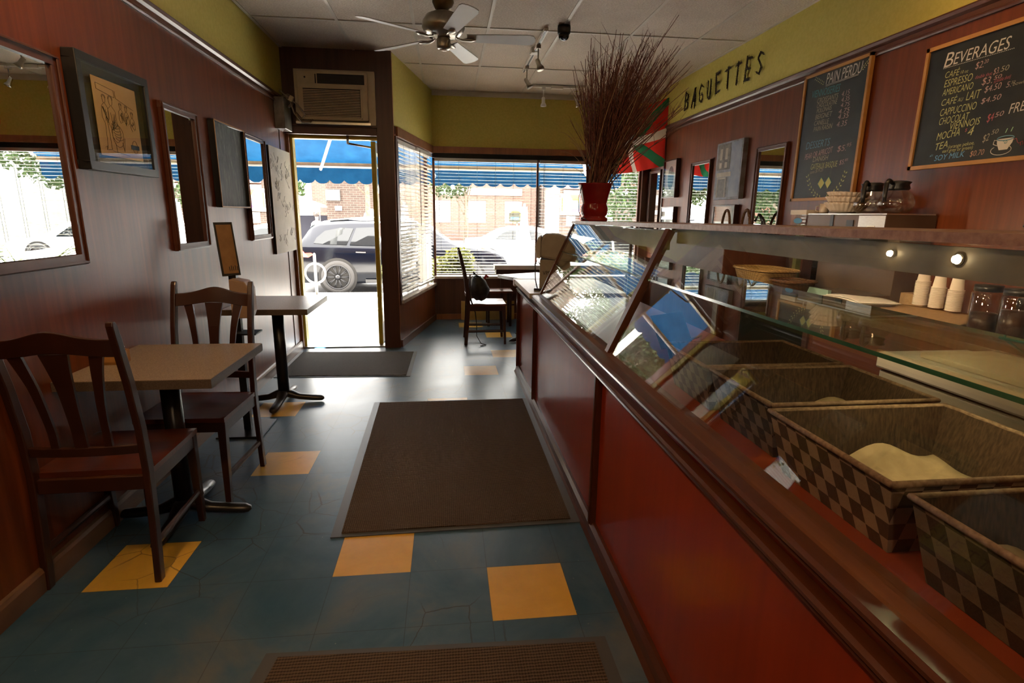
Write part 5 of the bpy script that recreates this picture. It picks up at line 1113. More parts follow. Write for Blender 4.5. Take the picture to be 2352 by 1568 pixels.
m.tube([(-0.13, -0.15, 0.004), (-0.13, 0.15, 0.004)], 0.006, 6); m.tube([(0.13, -0.15, 0.004), (0.13, 0.15, 0.004)], 0.006, 6); m.tube([(-0.13, -0.15, 0.05), (-0.13, 0.15, 0.05)], 0.006, 6); m.tube([(-0.13, 0.0, 0.05), (-0.02, 0, 0.16)], 0.006, 6); m.tube([(-0.02, -0.05, 0.16), (-0.02, 0.05, 0.16)], 0.008, 6)
m.build('wire_frame', BLACK, t)
m = MB(); m.tube([(-0.03, -0.02, 0.16), (-0.03, -0.02, 0.23)], 0.022, 12); m.build('chrome_clip', CHROME, t)

# ================================================================ THE STREET
SIDE = noisy('sunlit_concrete', (0.52, 0.50, 0.47), (0.62, 0.60, 0.57), 3, 0.8, 6); ROAD = noisy('grey_asphalt', (0.10, 0.10, 0.10), (0.15, 0.15, 0.15), 8, 0.85)
m = MB(); m.prism([(5.97, -0.01), (7.6, -0.03), (11.75, -0.24), (11.9, -0.25), (11.9, -0.6), (5.97, -0.6)], -30, 30, 'x'); o = m.build('sidewalk', SIDE); struct(o)
m = MB(); m.box(-30, 30, 11.9, 30, -0.7, -0.43); struct(m.build('street', ROAD)); m = MB(); m.box(-30, 30, 30, 60, -0.7, -0.30); struct(m.build('far_ground', SIDE))
TACT = mat('metal_threshold_plate', (0.34, 0.34, 0.33), 0.4, 0.4); q = N(TACT); wv = q.n('ShaderNodeTexWave', wave_type='BANDS', bands_direction='X'); wv.inputs['Scale'].default_value = 16; q.l(q.coord(), wv.inputs['Vector']); q.l(q.ramp(wv.outputs['Fac'], [(0.3, (0.20, 0.20, 0.19)), (0.6, (0.50, 0.49, 0.47))]), q.b.inputs['Base Color'])
m = MB(); m.add([(-1.30, 6.02, -0.004), (-0.72, 6.02, -0.004), (-0.72, 7.1, -0.017), (-1.30, 7.1, -0.017)], [(0, 1, 2, 3)]); o = m.build('metal_plate', TACT, solid=0.004); tag(o, 'ribbed metal plate set in the pavement just outside the door', 'metal plate')
BRK = mat('washed_brick', (0.50, 0.30, 0.24), 0.9)
def brick(name, c1, c2, mo, sc=1.0):
    mm = mat(name, c1, 0.9); q = N(mm); b = q.n('ShaderNodeTexBrick'); b.inputs['Color1'].default_value = (*c1, 1); b.inputs['Color2'].default_value = (*c2, 1); b.inputs['Mortar'].default_value = (*mo, 1)
    b.inputs['Scale'].default_value = sc; b.inputs['Mortar Size'].default_value = 0.012; b.inputs['Brick Width'].default_value = 0.30; b.inputs['Row Height'].default_value = 0.10
    v = q.coord((1, 1, 1), 'Object', (PI/2, 0, 0)); q.l(v, b.inputs['Vector']); q.l(b.outputs['Color'], q.b.inputs['Base Color']); return mm
BR1 = brick('rose_brick', (0.095, 0.055, 0.043), (0.075, 0.042, 0.033), (0.12, 0.085, 0.07)); BR2 = brick('brown_brick', (0.075, 0.047, 0.036), (0.055, 0.036, 0.028), (0.12, 0.095, 0.08), 1.0); BR3 = brick('peach_brick', (0.12, 0.050, 0.030), (0.11, 0.045, 0.027), (0.13, 0.065, 0.042))
BLUE = mat('blue_awning_canvas', (0.010, 0.115, 0.36), 0.8, spec=0.1); q = N(BLUE)
f = q.noise(q.coord((1, 1, 1)), 5, 5); c = q.ramp(f, [(0.35, (0.0016, 0.012, 0.030)), (0.7, (0.0026, 0.018, 0.042))]); q.l(c, q.b.inputs['Base Color'])
tl = q.n('ShaderNodeBsdfTranslucent'); q.l(c, tl.inputs[0]); mx = q.n('ShaderNodeMixShader'); mx.inputs[0].default_value = 0.45; q.l(q.b.outputs[0], mx.inputs[1]); q.l(tl.outputs[0], mx.inputs[2]); q.l(mx.outputs[0], q.t.nodes['Material Output'].inputs[0])
# own shopfront mass above the windows and to both sides
m = MB(); m.box(-12, -2.3, 7.45, 7.6, -0.05, 6.2, 0); m.box(2.87, 12, 7.45, 7.6, -0.05, 6.2, 0); m.box(-2.3, 2.87, 7.56, 7.66, 2.92, 6.2, 0); struct(m.build('wall_outside', BR2))
m = MB(); m.box(-2.3, -2.2, 7.4, 7.6, -0.05, 2.92); m.add([(-1.56, 5.97, 0), (-2.22, 7.42, 0), (-2.30, 7.42, 0), (-1.66, 5.97, 0), (-1.56, 5.97, 2.92), (-2.22, 7.42, 2.92), (-2.30, 7.42, 2.92), (-1.66, 5.97, 2.92)], [(0, 3, 2, 1), (4, 5, 6, 7), (0, 1, 5, 4), (1, 2, 6, 5), (2, 3, 7, 6), (3, 0, 4, 7)]); struct(m.build('wall_entrance', W_PANEL2))
t = thing('shop_awning', 'blue canvas awning with a scalloped valance over the shopfront', 'awning', (0, 7.66, 2.95))
m = MB(); X0_, X1_ = -3.6, 2.9
m.sheet(lambda a, b: (X0_+(X1_-X0_)*a, 0.0+1.54*b, 0.0-0.80*b), 30, 4); m.build('canvas', BLUE, t)
m = MB(); nsc = 29
def val(a, b):
    x = X0_+(X1_-X0_)*a; ph = (a*nsc) % 1.0; d = 0.31-0.055*(1-abs(math.sin(PI*a*nsc)))**1.6
    return (x, 1.56+0.012*math.sin(60*a), -0.80-d*b)
m.sheet(val, nsc*12, 2); m.build('valance', BLUE, t)
m = MB(); m.box(X0_, X1_, 1.50, 1.55, -0.85, -0.80, 0); m.box(X0_, X1_, 1.48, 1.51, -0.875, -0.85, 1); m.build('front_bar', [noisy('bar_tan', (0.35, 0.24, 0.15), (0.45, 0.32, 0.2), 9, 0.5), WHITE], t)
for (xa, xb) in ((-1.55, -1.92), (1.95, 2.28)): m = MB(); m.tube([(xa, 0.55, -0.52), (xb, 1.50, -0.90)], 0.022, 8); m.tube([(xa, 0.55, -0.52), (xa+0.15, 0.0, -0.6)], 0.022, 8); m.build('folding_arm', WHITE, t)

def tyre(m, c, R_, w_):
    m.lathe([(R_*0.70, -w_/2), (R_*0.92, -w_/2), (R_, -w_*0.3), (R_, w_*0.3), (R_*0.92, w_/2), (R_*0.70, w_/2)], c, 36, 0, True, Matrix.Rotation(PI/2, 3, 'X'), True)
def car(name, label, loc, L_, H_, W_, paint, wheels, suv=True, flip=False, plate=True):
    t = thing(name, label, 'car', loc, PI if flip else 0); hw = W_/2; g = 0.22
    GL = mat(name+'_glass', (0.004, 0.005, 0.006), 0.03, 0, 0.4); 
    if suv: top = [(0, .62), (.02, .98), (.06, 1.12), (.30, 1.56), (.55, 1.68), (1.2, 1.735), (2.0, 1.745), (2.7, 1.70), (3.05, 1.60), (3.55, 1.20), (3.75, 1.12), (4.4, 1.02), (4.75, .90), (4.90, .70), (4.93, .45)]; belt = lambda x: 1.12-0.02*x
    else: top = [(0, .60), (.03, .88), (.15, .98), (.7, 1.02), (1.25, 1.34), (1.7, 1.43), (2.3, 1.44), (2.8, 1.36), (3.4, 1.03), (3.6, .98), (4.3, .85), (4.6, .72), (4.68, .45)]; belt = lambda x: 0.96-0.01*x
    sx = L_/top[-1][0]; sz = H_/max(z for _, z in top)
    m = MB(); rows = []
    n = 60
    def tz(x):
        for (a, b), (c_, d) in zip(top, top[1:]):
            if x <= c_: return b+(d-b)*(x-a)/(c_-a)
        return top[-1][1]
    xs = [top[-1][0]*i/n for i in range(n+1)]; ring = 17
    for x in xs:
        e = min(1, (x+0.05)/0.5, (top[-1][0]-x+0.08)/0.7)**0.35; w0 = hw*(0.80+0.20*e); z1 = tz(x); zb = min(belt(x), z1-0.01); cab = max(0, z1-zb)
        P_ = []
        pr = [(0.93, g+0.02), (0.985, g+0.14), (1.0, 0.55), (1.0, 0.75), (0.985, zb-0.04), (0.955, zb), (0.955-0.22*min(1, cab/0.6), zb+cab*0.80), (0.60, z1-0.01 if cab > 0.1 else z1-0.01), (0.0, z1+0.01)]
        for (k, z) in pr: P_.append((x*sx, -w0*k, min(z, z1+0.01)*sz))
        P_ += [(p[0], -p[1], p[2]) for p in P_[-2::-1]]
        rows.append(P_)
    vv = [p for r_ in rows for p in r_]; k = len(rows[0])
    m.add(vv, [(i*k+j, (i+1)*k+j, (i+1)*k+j+1, i*k+j+1) for i in range(n) for j in range(k-1)]+[tuple(range(k)), tuple(n*k+j for j in range(k-1, -1, -1))], 0, True)
    m.build('body', paint, t)
    def side(pts, nm, mt, off=0.012, s_=-1):
        m = MB(); vv = []
        for (x, z) in pts:
            z1 = tz(x); zb = belt(x); cab = max(0.01, z1-zb); e = min(1, (x+0.05)/0.5, (top[-1][0]-x+0.08)/0.7)**0.35; w0 = hw*(0.80+0.20*e)
            f_ = max(0, min(1, (z-zb)/(cab*0.80))); kk = 0.955-0.22*min(1, cab/0.6)*f_ if z > zb else (1.0 if z < 0.8 else 0.99)
            vv.append((x*sx, s_*(w0*kk+off), z*sz))
        m.add(vv, [tuple(range(len(pts)))]); return m.build(nm, mt, t, solid=0.004)
    if suv: wins = [[(.42, 1.18), (.62, 1.16), (1.15, 1.14), (1.30, 1.52), (1.0, 1.53), (.66, 1.46), (.48, 1.30)], [(1.22, 1.14), (2.0, 1.12), (2.02, 1.56), (1.36, 1.53)], [(2.08, 1.12), (3.15, 1.12), (2.75, 1.48), (2.5, 1.53), (2.08, 1.56)]]
    else: wins = [[(1.05, 1.0), (1.95, 0.98), (1.95, 1.30), (1.55, 1.29), (1.30, 1.20)], [(2.0, 0.98), (3.0, 0.97), (2.7, 1.20), (2.4, 1.29), (2.0, 1.30)]]
    for s_ in (-1, 1):
        for w_ in wins: side(w_, 'side_window', GL, 0.010, s_)
    if suv:
        for s_ in (-1, 1):
            side([(0.02, 0.86), (0.30, 0.85), (0.42, 0.92), (0.36, 0.96), (0.22, 0.95), (0.18, 1.0), (0.03, 1.0)], 'tail_light', mat('tail_red', (0.55, 0.03, 0.02), 0.2), 0.015, s_); side([(0.02, 0.47), (0.16, 0.47), (0.16, 0.52), (0.02, 0.52)], 'reflector', mat('refl_red', (0.5, 0.03, 0.03), 0.2), 0.03, s_)
            side([(1.36, 0.965), (1.58, 0.96), (1.58, 0.985), (1.36, 0.99)], 'door_handle', CHROME, 0.02, s_)
            side([(1.55, 0.26), (3.55, 0.26), (3.55, 0.34), (1.55, 0.34)], 'sill_trim', BLACK, 0.012, s_)
        m = MB()
        for s_ in (-1, 1): m.tube([(0.75*sx, s_*hw*0.60, 1.70*sz), (1.5*sx, s_*hw*0.62, 1.765*sz), (2.6*sx, s_*hw*0.60, 1.74*sz)], 0.018, 6)
        m.build('roof_rails', STEEL, t)
    R_ = 0.385 if suv else 0.33
    for x in wheels:
        for s_ in (-1, 1):
            m = MB(); m.add([(x*sx+R_*1.13*math.cos(a), s_*(hw+0.004), R_+R_*1.13*math.sin(a)) for a in [k_*PI/18 for k_ in range(36)]], [tuple(range(36))]); m.build('wheel_arch', DARK, t)
            m = MB(Matrix.Translation((x*sx, s_*(hw-0.09), R_))); tyre(m, (0, 0, 0), R_, 0.25); wh = m.build('wheel', mat('tyre_rubber', (0.03, 0.028, 0.027), 0.7), t)
            m = MB(Matrix.Translation((x*sx, s_*(hw+0.02), R_)))
            for k_ in range(10):
                for dd in (-0.07, 0.07):
                    a = k_*2*PI/10; m.tube([(R_*0.12*math.cos(a), 0, R_*0.12*math.sin(a)), (R_*0.72*math.cos(a+dd), 0.0, R_*0.72*math.sin(a+dd))], 0.010, 5)
            m.lathe([(R_*0.68, -0.02), (R_*0.74, -0.02), (R_*0.74, 0.02), (R_*0.68, 0.02)], (0, 0, 0), 36, 0, True, Matrix.Rotation(PI/2, 3, 'X'), True); m.lathe([(0, -0.015), (R_*0.14, -0.01), (R_*0.14, 0.02)], (0, 0, 0), 16, 0, True, Matrix.Rotation(PI/2, 3, 'X'))
            m.build('rim', mat('dark_alloy', (0.012, 0.012, 0.014), 0.3), wh)
    m = MB(); xw = 3.12 if suv else 3.0
    for s_ in (-1, 1): m.obox((xw*sx, s_*(hw+0.09), belt(xw)*sz+0.05), (0.12, 0.17, 0.12), Matrix.Identity(3))
    m.build('door_mirror', paint, t, 0.02)
    return t
NAVY = mat('navy_car_paint', (0.0010, 0.0016, 0.0042), 0.13, 0.0, 0.25); WHC = mat('white_car_paint', (0.75, 0.75, 0.76), 0.15, 0.0, 0.6, coat=1.0); SILV = mat('silver_car_paint', (0.5, 0.5, 0.52), 0.2, 0.5, coat=1.0)
car('suv_car', 'dark navy SUV parked at the kerb outside the open door', (-3.42, 14.0, -0.43), 4.92, 1.70, 2.0, NAVY, (0.93, 3.90))
car('parked_car', 'white sedan parked right of the navy SUV, seen through the blind', (2.05, 14.0, -0.43), 4.7, 1.45, 1.85, WHC, (0.85, 3.70), False)
car('parked_car', 'silver sedan standing across the street behind the navy SUV', (0.6, 20.0, -0.43), 4.7, 1.45, 1.85, SILV, (0.85, 3.70), False)
car('parked_car', 'white hatchback across the street, farthest right through the blind', (6.6, 20.5, -0.43), 4.6, 1.5, 1.85, WHC, (0.85, 3.70), True)
# ring bike stand, lamp pole
GALV = noisy('galvanised_steel', (0.075, 0.072, 0.066), (0.10, 0.096, 0.088), 14, 0.6)
t = thing('bike_stand', 'pale metal post-and-ring bike stand on the pavement before the SUV', 'bike stand', (-2.63, 11.45, -0.235))
m = MB(); m.tube([(0, 0, 0), (0, 0, 0.80), (0, 0, 0.83), (0, 0, 0.845)], [0.03, 0.03, 0.024, 0.004], 14); m.build('post', GALV, t)
m = MB(); m.tube([(0.195*math.cos(a), -0.01, 0.44+0.195*math.sin(a)) for a in [k*PI/20 for k in range(41)]], 0.022, 10, 0, False); m.build('ring', GALV, t)
m = MB(); m.tube([(0, 0, 0), (0, 0, 5.5)], 0.085, 14); o = m.build('lamp_post', noisy('white_pole', (0.65, 0.65, 0.63), (0.75, 0.75, 0.72), 4, 0.6)); o.location = (-3.02, 11.3, -0.25); tag(o, 'thick white street pole at the left side of the doorway view', 'pole')
# foliage
def foliage(name, cols, seed): 
    mm = mat(name, cols[0], 0.6, spec=0.2); q = N(mm); f = q.noise(q.coord((1, 1, 1)), 7, 3); c = q.ramp(f, [(0.35, cols[0]), (0.65, cols[1])]); q.l(c, q.b.inputs['Base Color'])
    tl = q.n('ShaderNodeBsdfTranslucent'); q.l(c, tl.inputs[0]); mx = q.n('ShaderNodeMixShader'); mx.inputs[0].default_value = 0.4; q.l(q.b.outputs[0], mx.inputs[1]); q.l(tl.outputs[0], mx.inputs[2]); q.l(mx.outputs[0], q.t.nodes['Material Output'].inputs[0]); return mm
LF = foliage('street_tree_leaf', ((0.010, 0.025, 0.006), (0.030, 0.048, 0.013)), 1); LY = foliage('yellow_green_leaf', ((0.04, 0.048, 0.007), (0.075, 0.07, 0.016)), 2); BARK = noisy('tree_bark', (0.10, 0.075, 0.055), (0.18, 0.14, 0.10), 9, 0.9)
def leaves(m, blobs, n, size, seed):
    r = random.Random(seed); tot = sum(b[3]*b[4]*b[5] for b in blobs)
    for (cx, cy_, cz, a, b, c_) in blobs:
        for i in range(int(n*a*b*c_/tot)):
            d = Vector((r.gauss(0, 1), r.gauss(0, 1), r.gauss(0, 1))).normalized()*(r.random()**0.4); p = Vector((cx+d.x*a, cy_+d.y*b, cz+d.z*c_))
            u = Vector((r.gauss(0, 1), r.gauss(0, 1), r.gauss(0, 1))).normalized()*size*r.uniform(0.6, 1.2); w_ = u.cross(Vector((r.gauss(0, 1), r.gauss(0, 1), r.gauss(0, 1)))).normalized()*size*0.45
            m.add([p-u, p+w_, p+u, p-w_], [(0, 1, 2, 3)])
def tree(loc, label, h, blobs, seed, n=5000, size=0.11):
    t = thing('street_tree', label, 'tree', loc, 0, 'trees along the street'); r = random.Random(seed)
    m = MB(); m.tube([(0, 0, 0), (0.05, 0, h*0.4), (0, 0.05, h*0.8), (0.1, 0, h)], [0.13, 0.10, 0.06, 0.02], 8)
    for k in range(7): 
        b = blobs[k % len(blobs)]; z = h*(0.35+0.07*k); m.tube([(0.03, 0, z), ((b[0])*0.5, b[1]*0.5, (z+b[2])/2), (b[0]+r.uniform(-.3, .3), b[1], b[2])], [0.05, 0.035, 0.01], 6)
    m.build('trunk', BARK, t); m = MB(); leaves(m, blobs, n, size, seed); m.build('crown', LF, t)
tree((-6.9, 19.3, -0.43), 'leafy green street tree left of the doorway view', 4.2, [(0, 0, 3.6, 1.9, 1.6, 1.3), (-1.0, 0, 4.6, 1.5, 1.4, 1.2), (1.1, 0.3, 3.0, 1.2, 1.2, 1.0), (-0.5, 0.2, 5.6, 1.3, 1.2, 1.1)], 3, 6000)
tree((-10.4, 35.2, -0.3), 'distant green tree beyond the white tent', 5.5, [(-0.6, 0, 4.5, 2.2, 1.6, 1.9), (0.6, 0, 3.0, 1.5, 1.3, 1.3)], 4, 4000, 0.17)
tree((7.2, 17.5, -0.43), 'leafy green tree behind the red vase, right end of the street', 4.5, [(0, 0, 3.8, 2.2, 1.8, 1.5), (-1.4, 0, 2.6, 1.5, 1.3, 1.2), (1.5, 0, 4.6, 1.6, 1.4, 1.3)], 5, 6000)
tree((-10.9, 26.3, -0.43), 'large green tree at the far left, only mirrored in the case glass', 6.5, [(0, 0, 4.2, 2.2, 2.0, 1.8), (-1.6, 0, 5.4, 2.2, 2.0, 2.0), (0.4, 0, 2.6, 1.7, 1.6, 1.4)], 12, 6500, 0.15)
tree((-3.3, 24.2, -0.43), 'tall street tree whose crown stays hidden above the awning edge', 6.0, [(0, 0, 4.4, 2.6, 1.6, 1.2), (-1.5, 0, 4.0, 1.6, 1.2, 0.9), (1.3, 0, 5.2, 1.8, 1.4, 1.2)], 9, 6000)
tree((13.6, 16.8, -0.43), 'broad green tree farthest right, only mirrored inside the shop', 5.0, [(0, 0, 3.6, 2.4, 1.8, 1.7), (-1.0, 0, 5.2, 2.0, 1.8, 1.5), (1.6, 0, 2.4, 1.6, 1.4, 1.2)], 7, 5000)
tree((1.0, 30.0, -0.43), 'thin tree in front of the brick facade, left part of the blind', 4.6, [(-0.8, 0, 3.4, 1.2, 1.0, 0.8), (0.6, 0, 4.4, 1.2, 1.0, 0.8)], 6, 1600, 0.12)
m = MB(); m.box(-0.55, 0.5, -0.28, 0.28, 0, 0.32); pl = m.build('planter_box', BLACK); pl.location = (0.18, 9.55, -0.14); tag(pl, 'dark planter trough outside the front window', 'planter')
m = MB(); leaves(m, [(-0.05, 0, 0.34, 0.44, 0.24, 0.28), (0.1, 0, 0.55, 0.28, 0.2, 0.2)], 2600, 0.04, 8); o = m.build('planter_shrub', LY); o.location = (0.10, 9.55, 0.10); tag(o, 'yellow-green shrub in the trough outside the front window', 'shrub')
t = thing('potted_palm', 'bright green palm outside the right end of the front window', 'palm', (3.05, 8.75, -0.1))
m = MB(); m.lathe([(0, 0), (0.16, 0), (0.21, 0.38), (0.19, 0.38), (0.17, 0.33), (0, 0.33)], n=20); m.build('pot', mat('terracotta', (0.35, 0.15, 0.08), 0.8), t)
m = MB(); r = random.Random(5)
for k in range(17):
    az = k*2.4; L2 = r.uniform(0.9, 1.35); up = r.uniform(0.5, 1.1)
    rib = [Vector((L2*0.75*s*math.cos(az), L2*0.75*s*math.sin(az), 0.33+L2*up*(s-0.42*s*s))) for s in [i/9 for i in range(10)]]; m.tube(rib, [0.010*(1-i/10)+0.002 for i in range(10)], 5)
    for i in range(2, 10):
        for sd in (-1, 1):
            d = (rib[min(i+1, 9)]-rib[i-1]).normalized(); sdv = Vector((-math.sin(az), math.cos(az), 0))*sd; e = rib[i]+(d*0.7+sdv*0.8+Vector((0, 0, -0.25))).normalized()*0.25*(1-abs(i-5)/9)
            mid = (rib[i]+e)/2+d*0.012; m.add([rib[i], mid, e, (rib[i]+e)/2-d*0.012], [(0, 1, 2, 3)])
m.build('fronds', foliage('palm_leaf', ((0.028, 0.048, 0.005), (0.06, 0.08, 0.007)), 3), t)
# buildings
def building(name, label, x0, x1, y0, y1, z1, mt, wins, group=None):
    t = thing(name, label, 'building', ((x0+x1)/2, y0, -0.3), 0, group); O2 = Matrix.Translation((-(x0+x1)/2, -y0, 0.3))
    m = MB(O2); m.box(x0, x1, y0, y1, -0.4, z1, 0); m.build('walls', mt, t)
    m = MB(O2); m.box(x0-0.15, x1+0.15, y0-0.15, y1, z1, z1+0.25); m.build('cornice', WHITE, t)
    for (a, b, c_, d) in wins:
        m = MB(O2); 
        for bx_ in ((a-0.09, a, c_-0.09, d+0.09), (b, b+0.09, c_-0.09, d+0.09), (a, b, d, d+0.09), (a, b, c_-0.09, c_)): m.box(bx_[0], bx_[1], y0-0.06, y0+0.02, bx_[2], bx_[3])
        for k in (1, 2, 3): xx = a+(b-a)*k/4; m.box(xx-0.015, xx+0.015, y0-0.04, y0, c_, d)
        for k in (1, 2): zz = c_+(d-c_)*k/3; m.box(a, b, y0-0.04, y0, zz-0.015, zz+0.015)
        fr = m.build('window', WHITE, t); m = MB(O2); m.box(a, b, y0-0.02, y0-0.01, c_, d); m.build('pane', mat('pale_pane', (0.30, 0.33, 0.36), 0.1), fr)
    return t
W_ = lambda a: (a, a+0.93, 0.95, 2.15)
b1 = building('brick_building', 'long rose brick building across the street behind the blind', -8.4, 5.9, 37, 46, 6.5, BR1, [W_(-0.75), W_(1.55), W_(3.95)])
O2 = Matrix.Translation((1.1, -36, 0.3))
m = MB(O2); m.box(-0.3, 5.1, 35.8, 35.95, 2.62, 3.05); m.build('sign_band', noisy('pale_green_band', (0.38, 0.46, 0.36), (0.45, 0.52, 0.42), 4, 0.7), b1)
m = MB(O2); r = random.Random(3); x = 0.75
for k in range(22):
    if k not in (8, 14): h = r.choice((0.17, 0.17, 0.24)); m.box(x, x+0.035, 35.77, 35.8, 2.76, 2.76+h); m.box(x, x+0.10, 35.77, 35.8, 2.76+0.14, 2.76+0.165); m.box(x+0.08, x+0.11, 35.77, 35.8, 2.76, 2.9)
    x += 0.155
m.build('sign_strokes', WHITE, b1)
b2 = building('brick_building', 'darker brown brick building with an arched window, right across the street', 6.3, 17, 31, 42, 4.2, BR2, [])
O2 = Matrix.Translation((-(6.3+17)/2, -31, 0.3))
m = MB(O2); m.add([(9.0+0.42*math.cos(a), 30.95, 1.35+0.42*math.sin(a)) for a in [k*PI/12 for k in range(13)]]+[(8.58, 30.95, 0.1), (9.42, 30.95, 0.1)], [tuple(range(15))]); m.build('arch_frame', WHITE, b2, solid=0.05)
m = MB(O2); m.add([(9.0+0.33*math.cos(a), 30.90, 1.35+0.33*math.sin(a)) for a in [k*PI/12 for k in range(13)]]+[(8.67, 30.9, 0.2), (9.33, 30.9, 0.2)], [tuple(range(15))]); m.build('arch_pane', mat('arch_glass', (0.25, 0.30, 0.33), 0.1), b2, solid=0.03)
m = MB(O2); m.box(6.5, 17, 30.8, 30.98, 2.55, 2.75, 0); m.box(6.5, 17, 30.8, 30.98, 2.85, 3.1, 1); m.build('sign_fascia', [WHITE, mat('coral_fascia', (0.55, 0.18, 0.12), 0.7)], b2)
m = MB(O2); m.box(7.45, 7.57, 30.85, 30.98, -0.3, 2.5); m.build('downpipe', mat('coral_pipe', (0.20, 0.05, 0.035), 0.6), b2); m = MB(O2); m.box(7.75, 7.87, 30.85, 30.98, -0.3, 2.5); m.build('downpipe', WHITE, b2)
b3 = building('brick_building', 'brown brick building with white corner blocks behind the SUV roof', -5.6, -2.2, 27.5, 32, 3.0, BR2, [])
O2 = Matrix.Translation((3.9, -27.5, 0.3)); m = MB(O2); m.box(-5.6, -4.95, 27.40, 27.5, 1.95, 2.45); m.build('stone_block', mat('pale_stone', (0.16, 0.16, 0.15), 0.8), b3); m = MB(O2); m.box(-5.2, -4.9, 27.4, 27.5, 1.5, 1.7); m.build('wall_plate', WHITE, b3); m = MB(O2); m.add([(-3.55+0.4*math.cos(a), 27.45, 1.0+0.6*math.sin(a)) for a in [k*PI/12 for k in range(13)]]+[(-3.95, 27.45, 0), (-3.15, 27.45, 0)], [tuple(range(15))]); m.build('arched_window', WHITE, b3)
building('peach_building', 'peach brick building at the far left of the street', -22, -10.6, 29.5, 32.8, 9, BR3, [(-12.5, -11.6, 3.2, 4.6), (-15.5, -14.6, 3.2, 4.6), (-12.5, -11.6, 6.2, 7.4)])
building('white_building', 'pale grey building beyond the tree at the right end of the street', 14, 28, 20, 29, 8, noisy('pale_render', (0.06, 0.064, 0.06), (0.085, 0.085, 0.08), 3, 0.8), [(15.0, 16.1, 1.0, 2.6), (18.5, 19.6, 1.0, 2.6), (15.0, 16.1, 4.4, 5.8)])
# banners and signs
t = thing('banner', 'white-framed rainbow chevron banner hanging against the brown brick building', 'banner', (6.85, 30.80, 1.42))
m = MB(); m.box(-0.55, 0.55, 0, 0.03, 0, 1.15); m.build('banner_board', WHITE, t)
m = MB(); Z = -0.01
for k, zz in enumerate((0.95, 0.80, 0.65, 0.50, 0.35, 0.18)): m.box(0.0-0.02*abs(k-2.5), 0.49, Z, 0, zz, zz+0.15, k)
m.build('rainbow_stripes', [mat('stripe_%d' % k, c_, 0.7) for k, c_ in enumerate(((0.6, 0.08, 0.05), (0.65, 0.22, 0.03), (0.7, 0.50, 0.08), (0.2, 0.5, 0.3), (0.08, 0.15, 0.55), (0.25, 0.06, 0.40)))], t)
m = MB(); m.add([(-0.15, -0.015, 1.08), (-0.02, -0.015, 1.08), (0.28, -0.015, 0.58), (-0.02, -0.015, 0.08), (-0.15, -0.015, 0.08), (0.15, -0.015, 0.58)], [(0, 1, 2, 5), (5, 2, 3, 4)], 0); m.add([(-0.50, -0.015, 0.2), (-0.40, -0.015, 0.2), (-0.40, -0.015, 0.95), (-0.50, -0.015, 0.95)], [(0, 1, 2, 3)], 1); m.build('chevron', [mat('chevron_brown', (0.25, 0.12, 0.10), 0.7), mat('chevron_yellow', (0.6, 0.5, 0.05), 0.7)], t)
m = MB(); m.box(-0.25, 0.25, 0, 0.05, 0, 0.55); o = m.build('street_sign', WHITE); o.location = (6.95, 30.94, 0.82); tag(o, 'blank white notice board below the rainbow banner', 'sign')
m = MB(); m.box(-0.32, 0.32, 0, 0.05, 0, 0.6); o = m.build('street_sign', WHITE); o.location = (7.95, 30.74, 2.1); tag(o, 'large white sign just right of the rainbow banner', 'sign')
t = thing('hanging_sign', 'black and yellow round-backed sign outside the window, centre of the blind', 'sign', (1.52, 12.2, 1.22))
SG = mat('sign_yellow', (0.55, 0.42, 0.08), 0.5)
m = MB(); m.lathe([(0.14, -0.01), (0.15, 0.0), (0.14, 0.01), (0, 0.01)], (-0.02, 0, 0.14), 28, 0, False, Matrix.Rotation(PI/2, 3, 'X')); m.box(-0.16, 0.20, -0.03, 0.0, 0.03, 0.23, 1); m.build('sign_plate', [SG, mat('sign_black', (0.03, 0.03, 0.02), 0.5)], t)
m = MB(); m.box(-0.13, 0.06, -0.034, -0.03, 0.07, 0.13, 0); m.build('blue_panel', mat('sign_blue', (0.05, 0.12, 0.16), 0.5), t)
m = MB(); put_text(m, 'SOLD', 0.075, 0.145, 0.11, 0.05, off=-0.034, shear=0); put_text(m, 'FOOD', 0.075, 0.07, 0.11, 0.05, off=-0.034, shear=0); m.build('yellow_lettering', SG, t)
m = MB(); m.tube([(0.02, 0.0, 0.10), (0.02, 0.0, -1.45)], 0.02, 8); m.build('sign_post', GALV, t)
# white market tent, two people under it, folded white umbrella, table
TEN = noisy('white_tent_canvas', (0.72, 0.72, 0.72), (0.78, 0.78, 0.78), 3, 0.7)
t = thing('market_tent', 'white peaked market tent beyond the SUV, left of the brick buildings', 'tent', (-7.35, 29.2, -0.3))
m = MB(); pk = (0, 0, 2.55); cs4 = [(-1.35, -1.3, 1.95), (1.35, -1.3, 1.95), (1.35, 1.3, 1.95), (-1.35, 1.3, 1.95)]
m.add([pk]+cs4, [(0, 1, 2), (0, 2, 3), (0, 3, 4), (0, 4, 1)]); m.add([(a, b, c_) for a, b, c_ in cs4]+[(a, b, c_-0.25) for a, b, c_ in cs4], [(0, 1, 5, 4), (1, 2, 6, 5), (2, 3, 7, 6), (3, 0, 4, 7)]); m.build('canopy', TEN, t, solid=0.01)
for (a, b, c_) in cs4: m = MB(); m.cyl((a*0.98, b*0.98, 0), (a*0.98, b*0.98, 1.95), 0.02, n=8); m.build('leg', STEEL, t)
m = MB(); m.box(-1.2, 1.2, 0.8, 1.1, 0.0, 1.55); m.build('back_curtain', mat('dark_curtain', (0.05, 0.05, 0.07), 0.8), t)
SKIN = noisy('skin', (0.48, 0.27, 0.19), (0.55, 0.33, 0.24), 6, 0.5)
